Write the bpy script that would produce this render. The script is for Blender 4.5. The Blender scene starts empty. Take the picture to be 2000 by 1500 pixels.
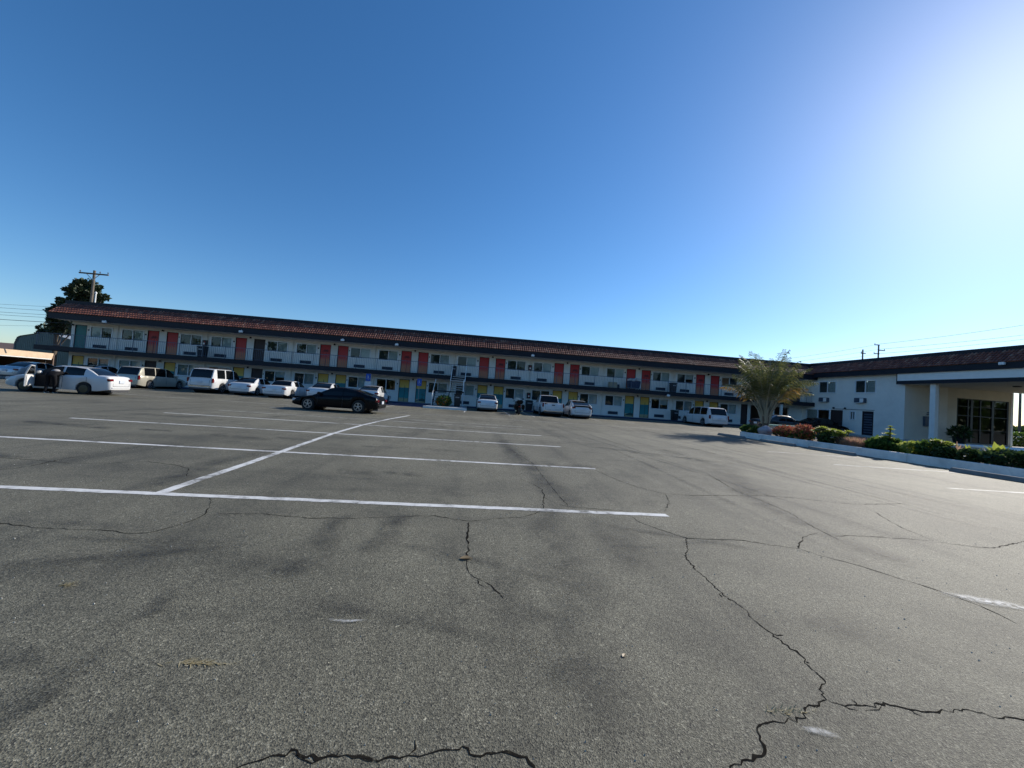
import bpy, bmesh, math, random
from mathutils import Vector, Matrix, Euler
R = math.radians
random.seed(7)
sc = bpy.context.scene
C = sc.collection

# ------------------------------------------------------------------ camera, sky, sun, exposure
cam_d = bpy.data.cameras.new('camera'); cam = bpy.data.objects.new('camera', cam_d); C.objects.link(cam)
cam_d.sensor_width = 36.0; cam_d.lens = 13.284; cam_d.clip_start = 0.05; cam_d.clip_end = 3000
right = Vector((0.99263, -0.09841, 0.07066)); up = Vector((-0.07349, -0.02542, 0.99697)); fwd = Vector((0.09632, 0.99482, 0.03247))
m = Matrix.Identity(4)
for i in range(3):
    m[i][0], m[i][1], m[i][2] = right[i], up[i], -fwd[i]
m[2][3] = 1.303
cam.matrix_world = m
sc.camera = cam
SUN_EL, SUN_AZ = 29.5, 60.0           # azimuth from +Y towards +X
w = bpy.data.worlds.new('World'); sc.world = w; w.use_nodes = True
nt = w.node_tree; bg = nt.nodes['Background']
sky = nt.nodes.new('ShaderNodeTexSky'); sky.sky_type = 'NISHITA'; sky.sun_disc = False
sky.sun_elevation = R(SUN_EL); sky.sun_rotation = R(SUN_AZ)
sky.altitude = 0; sky.air_density = 1.0; sky.dust_density = 0.28; sky.ozone_density = 5.0
hs = nt.nodes.new('ShaderNodeHueSaturation'); hs.inputs['Saturation'].default_value = 1.18     # the phone's vivid colour, even over the whole sky
nt.links.new(sky.outputs[0], hs.inputs['Color']); nt.links.new(hs.outputs[0], bg.inputs[0]); bg.inputs[1].default_value = 0.090
sd = bpy.data.lights.new('sun', 'SUN'); so = bpy.data.objects.new('sun', sd); C.objects.link(so)
sd.energy = 3.3; sd.angle = R(0.53); sd.color = (1.0, 0.93, 0.82)
sdir = Vector((math.sin(R(SUN_AZ))*math.cos(R(SUN_EL)), math.cos(R(SUN_AZ))*math.cos(R(SUN_EL)), math.sin(R(SUN_EL))))
so.rotation_euler = sdir.to_track_quat('Z', 'Y').to_euler(); so.location = sdir*100
sc.view_settings.view_transform = 'Standard'; sc.view_settings.look = 'None'
sc.view_settings.exposure = 0.70; sc.view_settings.gamma = 1.0
sc.render.engine = 'CYCLES'
sc.cycles.use_denoising = True
sc.cycles.max_bounces = 6; sc.cycles.diffuse_bounces = 3; sc.cycles.glossy_bounces = 3
sc.cycles.transparent_max_bounces = 12; sc.cycles.transmission_bounces = 4
sc.cycles.caustics_reflective = False; sc.cycles.caustics_refractive = False

# ------------------------------------------------------------------ helpers
def link(o): C.objects.link(o); return o
def tag(o, label=None, cat=None, group=None, kind=None):
    if label: o['label'] = label
    if cat: o['category'] = cat
    if group: o['group'] = group
    if kind: o['kind'] = kind
    return o
def empty(name, loc=(0, 0, 0), rz=0.0, label=None, cat=None, group=None, scale=1.0):
    o = bpy.data.objects.new(name, None); o.empty_display_size = 0.2
    o.location = loc; o.rotation_euler = (0, 0, rz); o.scale = (scale,)*3
    link(o); return tag(o, label, cat, group)
class MB:
    def __init__(s): s.v = []; s.f = []
    def add(s, vs, fs):
        n = len(s.v); s.v += [tuple(x) for x in vs]; s.f += [tuple(i+n for i in f) for f in fs]; return s
    def box(s, x0, x1, y0, y1, z0, z1):
        if x0 > x1: x0, x1 = x1, x0
        if y0 > y1: y0, y1 = y1, y0
        if z0 > z1: z0, z1 = z1, z0
        return s.add([(x0,y0,z0),(x1,y0,z0),(x1,y1,z0),(x0,y1,z0),(x0,y0,z1),(x1,y0,z1),(x1,y1,z1),(x0,y1,z1)],
                     [(0,3,2,1),(4,5,6,7),(0,1,5,4),(1,2,6,5),(2,3,7,6),(3,0,4,7)])
    def bar(s, a, b, wd, ht=None):            # square bar from a to b
        a = Vector(a); b = Vector(b); d = (b-a).normalized(); ht = ht or wd
        u = Vector((0,0,1)) if abs(d.z) < 0.95 else Vector((0,1,0))
        r = d.cross(u).normalized()*wd/2; u = r.cross(d).normalized()*ht/2
        vs = [p+k*r+l*u for p in (a, b) for k, l in ((-1,-1),(1,-1),(1,1),(-1,1))]
        return s.add(vs, [(0,1,2,3),(7,6,5,4),(0,4,5,1),(1,5,6,2),(2,6,7,3),(3,7,4,0)])
    def tube(s, pts, rad, n=8, cap=True):
        pts = [Vector(p) for p in pts]
        if not isinstance(rad, (list, tuple)): rad = [rad]*len(pts)
        base = len(s.v); fr = None
        for i, p in enumerate(pts):
            d = (pts[min(i+1, len(pts)-1)]-pts[max(i-1, 0)]).normalized()
            if fr is None:
                fr = d.orthogonal().normalized()
            else:
                fr = (fr-d*fr.dot(d)).normalized()
            q = d.cross(fr)
            for k in range(n):
                a = 2*math.pi*k/n
                s.v.append(tuple(p+(fr*math.cos(a)+q*math.sin(a))*rad[i]))
        for i in range(len(pts)-1):
            for k in range(n):
                s.f.append((base+i*n+k, base+i*n+(k+1)%n, base+(i+1)*n+(k+1)%n, base+(i+1)*n+k))
        if cap:
            s.f.append(tuple(base+k for k in reversed(range(n)))); s.f.append(tuple(base+(len(pts)-1)*n+k for k in range(n)))
        return s
    def lathe(s, prof, n=16, cx=0, cy=0, axis='z'):   # prof: (r, h)
        base = len(s.v)
        for r_, h in prof:
            for k in range(n):
                a = 2*math.pi*k/n; c, q = math.cos(a)*r_, math.sin(a)*r_
                s.v.append((cx+c, cy+q, h) if axis == 'z' else (cx+c, h, cy+q))
        for i in range(len(prof)-1):
            for k in range(n):
                s.f.append((base+i*n+k, base+i*n+(k+1)%n, base+(i+1)*n+(k+1)%n, base+(i+1)*n+k))
        s.f.append(tuple(base+k for k in reversed(range(n)))); s.f.append(tuple(base+(len(prof)-1)*n+k for k in range(n)))
        return s
    def build(s, name, mat=None, parent=None, smooth=None, kind=None, bevel=0):
        me = bpy.data.meshes.new(name); me.from_pydata(s.v, [], s.f); me.update()
        if bevel or smooth is not None:
            bm = bmesh.new(); bm.from_mesh(me)
            bmesh.ops.recalc_face_normals(bm, faces=bm.faces)
            if bevel:
                bmesh.ops.bevel(bm, geom=[e for e in bm.edges if e.calc_face_angle(0) > 0.6], offset=bevel, segments=2, affect='EDGES', clamp_overlap=True)
            bm.to_mesh(me); bm.free()
        o = bpy.data.objects.new(name, me); link(o)
        if mat: me.materials.append(mat)
        if parent: o.parent = parent
        if smooth is not None:
            for p_ in me.polygons: p_.use_smooth = True
            me.set_sharp_from_angle(angle=R(smooth))
        if kind: o['kind'] = kind
        return o
def inst(name, src, parent, loc=(0,0,0), rot=(0,0,0)):   # shares mesh data
    o = bpy.data.objects.new(name, src.data); link(o); o.parent = parent; o.location = loc; o.rotation_euler = rot
    return o

# ------------------------------------------------------------------ materials
def newmat(name):
    mt = bpy.data.materials.new(name); mt.use_nodes = True
    return mt, mt.node_tree, mt.node_tree.nodes['Principled BSDF']
def N(t, kind, **kw):
    n = t.nodes.new(kind)
    for k, v in kw.items(): setattr(n, k, v)
    return n
def noise(t, scale, detail=4, rough=0.6, vec=None, dist=0):
    n = N(t, 'ShaderNodeTexNoise'); n.inputs['Scale'].default_value = scale; n.inputs['Detail'].default_value = detail
    n.inputs['Roughness'].default_value = rough; n.inputs['Distortion'].default_value = dist
    if vec: t.links.new(vec, n.inputs['Vector'])
    return n
def ramp(t, src, stops, interp='LINEAR'):
    r = N(t, 'ShaderNodeValToRGB'); r.color_ramp.interpolation = interp
    el = r.color_ramp.elements
    while len(el) < len(stops): el.new(0.5)
    for e, (p_, c) in zip(el, stops):
        e.position = p_; e.color = (c[0], c[1], c[2], 1) if isinstance(c, (tuple, list)) else (c, c, c, 1)
    t.links.new(src, r.inputs[0]); return r
def mixc(t, fac, a, b, mode='MIX'):
    n = N(t, 'ShaderNodeMix', data_type='RGBA', blend_type=mode)
    for s, v in ((n.inputs[0], fac), (n.inputs[6], a), (n.inputs[7], b)):
        if hasattr(v, 'links') or isinstance(v, bpy.types.NodeSocket): t.links.new(v, s)
        else: s.default_value = v if not isinstance(v, (tuple, list)) else (v[0], v[1], v[2], 1)
    return n.outputs[2]
def mat(name, col, rough=0.6, metal=0.0, vary=0.12, scale=3.0, bump=0.0, bscale=60.0, coat=0.0, spec=0.5, dirt=None):
    mt, t, b = newmat(name)
    tc = N(t, 'ShaderNodeTexCoord')
    n = noise(t, scale, 5, 0.6, tc.outputs['Object'])
    lo = tuple(c*(1-vary) for c in col); hi = tuple(min(1, c*(1+vary)) for c in col)
    r = ramp(t, n.outputs[0], [(0.3, lo), (0.7, hi)])
    out = r.outputs[0]
    if dirt:
        n2 = noise(t, scale*0.35, 6, 0.7, tc.outputs['Object'], 0.6)
        r2 = ramp(t, n2.outputs[0], [(0.52, 0.0), (0.75, 1.0)])
        out = mixc(t, r2.outputs[0], out, dirt)
    t.links.new(out, b.inputs['Base Color'])
    b.inputs['Roughness'].default_value = rough; b.inputs['Metallic'].default_value = metal
    b.inputs['Specular IOR Level'].default_value = spec
    if coat: b.inputs['Coat Weight'].default_value = coat; b.inputs['Coat Roughness'].default_value = 0.04
    if bump:
        nb = noise(t, bscale, 4, 0.6, tc.outputs['Object'])
        bp = N(t, 'ShaderNodeBump'); bp.inputs['Strength'].default_value = bump; bp.inputs['Distance'].default_value = 0.01
        t.links.new(nb.outputs[0], bp.inputs['Height']); t.links.new(bp.outputs[0], b.inputs['Normal'])
    return mt
def glassmat(name, tint=(0.88,0.95,0.96), keep=0.92):
    mt, t, b = newmat(name); t.nodes.remove(b)
    out = t.nodes['Material Output']
    gl = N(t, 'ShaderNodeBsdfGlossy'); gl.inputs['Roughness'].default_value = 0.015; gl.inputs['Color'].default_value = (0.95,0.97,1,1)
    tr = N(t, 'ShaderNodeBsdfTransparent'); tr.inputs['Color'].default_value = tuple(c*keep for c in tint)+(1,)
    fr = N(t, 'ShaderNodeFresnel'); fr.inputs['IOR'].default_value = 1.45
    mx = N(t, 'ShaderNodeMixShader')
    t.links.new(fr.outputs[0], mx.inputs[0]); t.links.new(tr.outputs[0], mx.inputs[1]); t.links.new(gl.outputs[0], mx.inputs[2]); t.links.new(mx.outputs[0], out.inputs[0])
    return mt
def doormat(name, stops):
    mt, t, b = newmat(name)
    tc = N(t, 'ShaderNodeTexCoord'); sp = N(t, 'ShaderNodeSeparateXYZ'); t.links.new(tc.outputs['Generated'], sp.inputs[0])
    n = noise(t, 6, 4, 0.6, tc.outputs['Object'])
    ad = N(t, 'ShaderNodeMath', operation='MULTIPLY_ADD'); ad.inputs[1].default_value = 0.06
    t.links.new(n.outputs[0], ad.inputs[0]); t.links.new(sp.outputs[2], ad.inputs[2])
    r = ramp(t, ad.outputs[0], stops)
    t.links.new(r.outputs[0], b.inputs['Base Color']); b.inputs['Roughness'].default_value = 0.5
    return mt
def leafmat(name, c1, c2, c3=None, trans=0.35, scale=2.5, rough=0.5):
    mt, t, b = newmat(name)
    g = N(t, 'ShaderNodeNewGeometry')
    stops = [(0.0, c1), (0.6, c2)] + ([(1.0, c3)] if c3 else [])
    r = ramp(t, g.outputs['Random Per Island'], stops)
    t.links.new(r.outputs[0], b.inputs['Base Color']); b.inputs['Roughness'].default_value = rough
    tl = N(t, 'ShaderNodeBsdfTranslucent'); t.links.new(r.outputs[0], tl.inputs[0])
    mx = N(t, 'ShaderNodeMixShader'); mx.inputs[0].default_value = trans
    out = t.nodes['Material Output']
    t.links.new(b.outputs[0], mx.inputs[1]); t.links.new(tl.outputs[0], mx.inputs[2]); t.links.new(mx.outputs[0], out.inputs[0])
    return mt
def paintmat(name, col, metal=0.0, rough=0.35, coat=1.0, spec=0.3):
    mt = mat(name, col, rough=rough, metal=metal, vary=0.04, scale=1.5, coat=coat, spec=spec)
    return mt

M = {}
M['stucco'] = mat('stucco', (0.80,0.765,0.70), 0.9, vary=0.05, scale=1.2, bump=0.25, bscale=90, dirt=(0.69,0.655,0.60))
M['cream'] = mat('cream_stucco', (0.70,0.65,0.56), 0.9, vary=0.05, scale=1.5, bump=0.2, bscale=90)
M['navy'] = mat('navy_trim', (0.013,0.015,0.023), 0.6, vary=0.2, scale=2, spec=0.3)
M['white'] = mat('white_paint', (0.82,0.80,0.76), 0.5, vary=0.05, scale=3)
M['vinyl'] = mat('white_vinyl', (0.74,0.75,0.76), 0.4, vary=0.03)
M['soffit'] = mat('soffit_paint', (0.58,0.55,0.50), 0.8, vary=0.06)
M['dark'] = mat('cabin_shade_black', (0.012,0.012,0.014), 0.8)
M['black'] = mat('black_plastic', (0.014,0.014,0.016), 0.45, vary=0.2)
M['steel'] = mat('grey_steel', (0.30,0.32,0.34), 0.45, metal=0.7)
M['rail'] = mat('rail_paint', (0.10,0.13,0.18), 0.5)
M['grille'] = mat('grille_paint', (0.055,0.075,0.11), 0.55, vary=0.25)
M['blind'] = mat('window_blind', (0.80,0.83,0.80), 0.7, vary=0.08, scale=6)
M['curtain'] = mat('curtain_cloth', (0.46,0.50,0.48), 0.9, vary=0.25, scale=8)
M['screen'] = mat('insect_screen', (0.030,0.042,0.045), 0.8, vary=0.3, scale=5)
M['glass'] = glassmat('window_glass')
M['glass_dark'] = glassmat('lobby_glass', keep=0.35)
M['tile'] = None
M['concrete'] = mat('walk_concrete', (0.42,0.41,0.39), 0.9, vary=0.15, scale=2, bump=0.3, bscale=80, dirt=(0.30,0.29,0.27))
M['kerbwhite'] = mat('kerb_white_paint', (0.80,0.78,0.74), 0.8, vary=0.1, scale=3, bump=0.3, bscale=50, dirt=(0.50,0.49,0.47))
M['kerbblue'] = mat('kerb_blue_paint', (0.025,0.035,0.085), 0.8, vary=0.3, scale=4, dirt=(0.06,0.06,0.065))
M['soil'] = mat('planter_soil', (0.055,0.042,0.030), 0.95, vary=0.4, scale=9, bump=0.8, bscale=30)
M['wood'] = mat('pole_wood', (0.15,0.125,0.10), 0.85, vary=0.25, scale=6, bump=0.4, bscale=40)
M['bark'] = mat('tree_bark', (0.10,0.08,0.06), 0.9, vary=0.3, scale=5, bump=0.6, bscale=25)
M['wire'] = mat('wire_black', (0.02,0.02,0.022), 0.6)
M['rubber'] = mat('tyre_rubber', (0.016,0.016,0.017), 0.75, vary=0.2)
M['alloy'] = mat('alloy_rim', (0.50,0.51,0.53), 0.3, metal=0.85, vary=0.08)
M['hubcap'] = mat('dusty_hubcap', (0.10,0.085,0.05), 0.5, metal=0.4)
M['carglass'] = mat('car_glass', (0.005,0.006,0.007), 0.04, vary=0.1, spec=0.35)
M['chrome'] = mat('chrome', (0.6,0.6,0.62), 0.15, metal=1.0)
M['tail'] = mat('tail_lamp_red', (0.17,0.008,0.010), 0.2, vary=0.2, coat=0.3)
M['lamp'] = mat('lamp_lens', (0.62,0.64,0.66), 0.12, coat=1.0)
M['plate'] = mat('number_plate', (0.62,0.66,0.72), 0.5)
M['door_red'] = doormat('door_sunset_paint', [(0.0,(0.58,0.22,0.10)),(0.36,(0.55,0.17,0.08)),(0.50,(0.52,0.035,0.026)),(1.0,(0.46,0.015,0.020))])
M['door_sea'] = doormat('door_beach_paint', [(0.0,(0.40,0.31,0.16)),(0.15,(0.42,0.36,0.20)),(0.22,(0.02,0.24,0.25)),(0.60,(0.012,0.17,0.20)),(0.66,(0.015,0.19,0.21)),(0.68,(0.72,0.48,0.10)),(1.0,(0.68,0.38,0.05))])
M['door_teal'] = mat('door_teal_paint', (0.012,0.155,0.150), 0.5)
M['mural'] = mat('mural_palm_paint', (0.15,0.010,0.016), 0.6)
M['mural2'] = mat('mural_palm_dark_paint', (0.020,0.060,0.055), 0.6)
M['door_dark'] = mat('door_paint_and_doorway_shade', (0.035,0.020,0.020), 0.6)
M['brown'] = mat('brown_paint', (0.16,0.10,0.07), 0.7)
M['skin'] = mat('skin', (0.42,0.25,0.17), 0.55)
M['cloth'] = mat('dark_cloth', (0.010,0.010,0.012), 0.9, vary=0.25, scale=12, spec=0.15)
M['hairdark'] = mat('dark_hair', (0.012,0.010,0.009), 0.6)
M['signblue'] = mat('sign_blue', (0.012,0.085,0.42), 0.45)
M['linen'] = mat('white_linen', (0.72,0.71,0.70), 0.95, vary=0.1, scale=8)
M['navycloth'] = mat('navy_canvas', (0.025,0.038,0.085), 0.8, vary=0.2)
M['carton'] = mat('cardboard', (0.40,0.33,0.22), 0.85)
M['red'] = mat('extinguisher_red', (0.36,0.02,0.02), 0.35)
M['orange'] = leafmat('orange_petals', (0.55,0.12,0.02), (0.65,0.28,0.03), (0.50,0.05,0.03), 0.3)
M['carwhite'] = paintmat('car_white', (0.70,0.70,0.69))
M['carsilver'] = paintmat('car_silver', (0.50,0.54,0.57), metal=0.5)
M['carbeige'] = paintmat('car_beige', (0.52,0.49,0.40), metal=0.3)
M['carblack'] = paintmat('car_black', (0.004,0.004,0.006), rough=0.25, coat=0.18, spec=0.12)
M['carnavy'] = paintmat('car_dark_grey', (0.014,0.016,0.020), coat=0.5, spec=0.2)
M['trimgrey'] = mat('bumper_trim', (0.05,0.05,0.055), 0.6)

def tilemat():
    mt, t, b = newmat('clay_roof_tile')
    g = N(t, 'ShaderNodeNewGeometry'); tc = N(t, 'ShaderNodeTexCoord')
    r = ramp(t, g.outputs['Random Per Island'], [(0.0,(0.12,0.038,0.026)),(0.5,(0.21,0.066,0.040)),(0.85,(0.28,0.10,0.06)),(1.0,(0.36,0.18,0.12))])
    n = noise(t, 4, 5, 0.7, tc.outputs['Object'])
    out = mixc(t, ramp(t, n.outputs[0], [(0.45,0.0),(0.8,0.7)]).outputs[0], r.outputs[0], (0.12,0.055,0.040))
    t.links.new(out, b.inputs['Base Color']); b.inputs['Roughness'].default_value = 0.7
    return mt
M['tile'] = tilemat()

def asphaltmat():
    mt, t, b = newmat('asphalt')
    tc = N(t, 'ShaderNodeTexCoord'); P = tc.outputs['Object']
    vo = N(t, 'ShaderNodeTexVoronoi'); vo.inputs['Scale'].default_value = 175; t.links.new(P, vo.inputs['Vector'])
    vo2 = N(t, 'ShaderNodeTexVoronoi'); vo2.inputs['Scale'].default_value = 80; t.links.new(P, vo2.inputs['Vector'])
    bw = N(t, 'ShaderNodeRGBToBW'); t.links.new(vo.outputs['Color'], bw.inputs[0])
    bw2 = N(t, 'ShaderNodeRGBToBW'); t.links.new(vo2.outputs['Color'], bw2.inputs[0])
    stone = ramp(t, bw.outputs[0], [(0.15,(0.045,0.042,0.032)),(0.42,(0.123,0.114,0.079)),(0.74,(0.178,0.165,0.117)),(0.93,(0.30,0.28,0.21))])
    big = ramp(t, bw2.outputs[0], [(0.15,0.78),(0.5,1.0),(0.88,1.08),(0.975,2.0)])
    c1 = mixc(t, 1.0, stone.outputs[0], big.outputs[0], 'MULTIPLY')
    # wear and stains at two sizes, streaks along the driving lane
    n1 = noise(t, 0.22, 7, 0.62, P, 0.5); s1 = ramp(t, n1.outputs[0], [(0.30,0.62),(0.48,0.98),(0.72,1.26)])
    n2 = noise(t, 1.7, 6, 0.65, P, 0.3); s2 = ramp(t, n2.outputs[0], [(0.28,0.72),(0.46,1.0),(0.7,1.12)])
    mp = N(t, 'ShaderNodeMapping'); mp.inputs['Scale'].default_value = (1.6, 0.14, 1); mp.inputs['Rotation'].default_value = (0,0,R(8)); t.links.new(P, mp.inputs[0])
    n3 = noise(t, 0.9, 5, 0.6, mp.outputs[0], 0.4); s3 = ramp(t, n3.outputs[0], [(0.30,0.66),(0.46,1.0),(0.75,1.10)])
    mp4 = N(t, 'ShaderNodeMapping'); mp4.inputs['Scale'].default_value = (0.10, 1.3, 1); t.links.new(P, mp4.inputs[0])
    n4 = noise(t, 0.8, 5, 0.6, mp4.outputs[0], 0.5); s4 = ramp(t, n4.outputs[0], [(0.28,0.74),(0.46,1.0),(0.75,1.08)])
    c = mixc(t, 1.0, c1, s1.outputs[0], 'MULTIPLY'); c = mixc(t, 1.0, c, s2.outputs[0], 'MULTIPLY')
    c = mixc(t, 1.0, c, s3.outputs[0], 'MULTIPLY'); c = mixc(t, 1.0, c, s4.outputs[0], 'MULTIPLY')
    t.links.new(c, b.inputs['Base Color'])
    b.inputs['Roughness'].default_value = 0.73; b.inputs['Specular IOR Level'].default_value = 0.38
    hs = N(t, 'ShaderNodeMath', operation='ADD'); t.links.new(vo.outputs['Distance'], hs.inputs[0])
    h2 = N(t, 'ShaderNodeMath', operation='MULTIPLY'); h2.inputs[1].default_value = 1.2; t.links.new(bw.outputs[0], h2.inputs[0]); t.links.new(h2.outputs[0], hs.inputs[1])
    bp = N(t, 'ShaderNodeBump'); bp.inputs['Strength'].default_value = 0.45; bp.inputs['Distance'].default_value = 0.006
    t.links.new(hs.outputs[0], bp.inputs['Height']); t.links.new(bp.outputs[0], b.inputs['Normal'])
    return mt
M['asphalt'] = asphaltmat()
def linemat(name, pc, sh):
    mt, t, b = newmat(name)
    tc = N(t, 'ShaderNodeTexCoord'); P = tc.outputs['Object']
    vo = N(t, 'ShaderNodeTexVoronoi'); vo.inputs['Scale'].default_value = 90; t.links.new(P, vo.inputs['Vector'])
    n = noise(t, 7, 6, 0.75, P, 0.4); n2 = noise(t, 1.1, 4, 0.6, P)
    ad = N(t, 'ShaderNodeMath', operation='ADD'); t.links.new(n.outputs[0], ad.inputs[0]); t.links.new(n2.outputs[0], ad.inputs[1])
    wear = ramp(t, ad.outputs[0], [(0.53,1.0),(0.64,0.0)])       # factor of bare asphalt is high where the sum is low
    ad2 = N(t, 'ShaderNodeMath', operation='MULTIPLY'); ad2.inputs[1].default_value = 0.5; t.links.new(ad.outputs[0], ad2.inputs[0])
    wear = ramp(t, ad2.outputs[0], [(0.40+sh,0.92),(0.455+sh,0.40),(0.52+sh,0.08),(0.64+sh,0.0)])
    c = mixc(t, wear.outputs[0], pc, (0.12,0.115,0.095))
    t.links.new(c, b.inputs['Base Color']); b.inputs['Roughness'].default_value = 0.7
    bp = N(t, 'ShaderNodeBump'); bp.inputs['Strength'].default_value = 0.35; bp.inputs['Distance'].default_value = 0.004
    t.links.new(vo.outputs['Distance'], bp.inputs['Height']); t.links.new(bp.outputs[0], b.inputs['Normal'])
    return mt
M['line'] = linemat('road_paint', (0.70,0.69,0.66), 0.0); M['line_far'] = linemat('faded_road_paint', (0.52,0.51,0.48), 0.05)
def crackmat(name, lo, hi):
    mt, t, b = newmat(name); tc = N(t, 'ShaderNodeTexCoord')
    n = noise(t, 38, 5, 0.7, tc.outputs['Object']); n2 = noise(t, 5.0, 3, 0.6, tc.outputs['Object'])
    ad = N(t, 'ShaderNodeMath', operation='ADD'); t.links.new(n.outputs[0], ad.inputs[0]); t.links.new(n2.outputs[0], ad.inputs[1])
    hf = N(t, 'ShaderNodeMath', operation='MULTIPLY'); hf.inputs[1].default_value = 0.5; t.links.new(ad.outputs[0], hf.inputs[0])
    fac = ramp(t, hf.outputs[0], [(lo, 0.0), (hi, 1.0)])
    col = ramp(t, n.outputs[0], [(0.35, (0.008,0.007,0.006)), (0.62, (0.018,0.016,0.013)), (0.72, (0.09,0.08,0.05))])
    t.links.new(col.outputs[0], b.inputs['Base Color']); b.inputs['Roughness'].default_value = 1.0; b.inputs['Specular IOR Level'].default_value = 0.05
    tr = N(t, 'ShaderNodeBsdfTransparent'); mx = N(t, 'ShaderNodeMixShader'); out = t.nodes['Material Output']
    t.links.new(fac.outputs[0], mx.inputs[0]); t.links.new(tr.outputs[0], mx.inputs[1]); t.links.new(b.outputs[0], mx.inputs[2]); t.links.new(mx.outputs[0], out.inputs[0])
    return mt
M['crack'] = crackmat('crack_dirt', 0.36, 0.44); M['crack_fine'] = crackmat('fine_crack_dirt', 0.36, 0.47)
def stainmat(name, dark, col=(0.018,0.018,0.018), scale=3.0):
    mt, t, b = newmat(name)
    uv = N(t, 'ShaderNodeUVMap'); sp = N(t, 'ShaderNodeSeparateXYZ'); t.links.new(uv.outputs[0], sp.inputs[0])
    tc = N(t, 'ShaderNodeTexCoord'); n = noise(t, scale, 6, 0.7, tc.outputs['Object'], 0.5)
    pw = N(t, 'ShaderNodeMath', operation='MULTIPLY'); t.links.new(sp.outputs[0], pw.inputs[0])
    r = ramp(t, n.outputs[0], [(0.36,0.05),(0.62,1.0)]); t.links.new(r.outputs[0], pw.inputs[1])
    p2 = N(t, 'ShaderNodeMath', operation='MULTIPLY'); p2.inputs[1].default_value = dark; t.links.new(pw.outputs[0], p2.inputs[0])
    b.inputs['Base Color'].default_value = col+(1,); b.inputs['Roughness'].default_value = 0.7
    tr = N(t, 'ShaderNodeBsdfTransparent'); mx = N(t, 'ShaderNodeMixShader'); out = t.nodes['Material Output']
    t.links.new(p2.outputs[0], mx.inputs[0]); t.links.new(tr.outputs[0], mx.inputs[1]); t.links.new(b.outputs[0], mx.inputs[2]); t.links.new(mx.outputs[0], out.inputs[0])
    return mt

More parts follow.
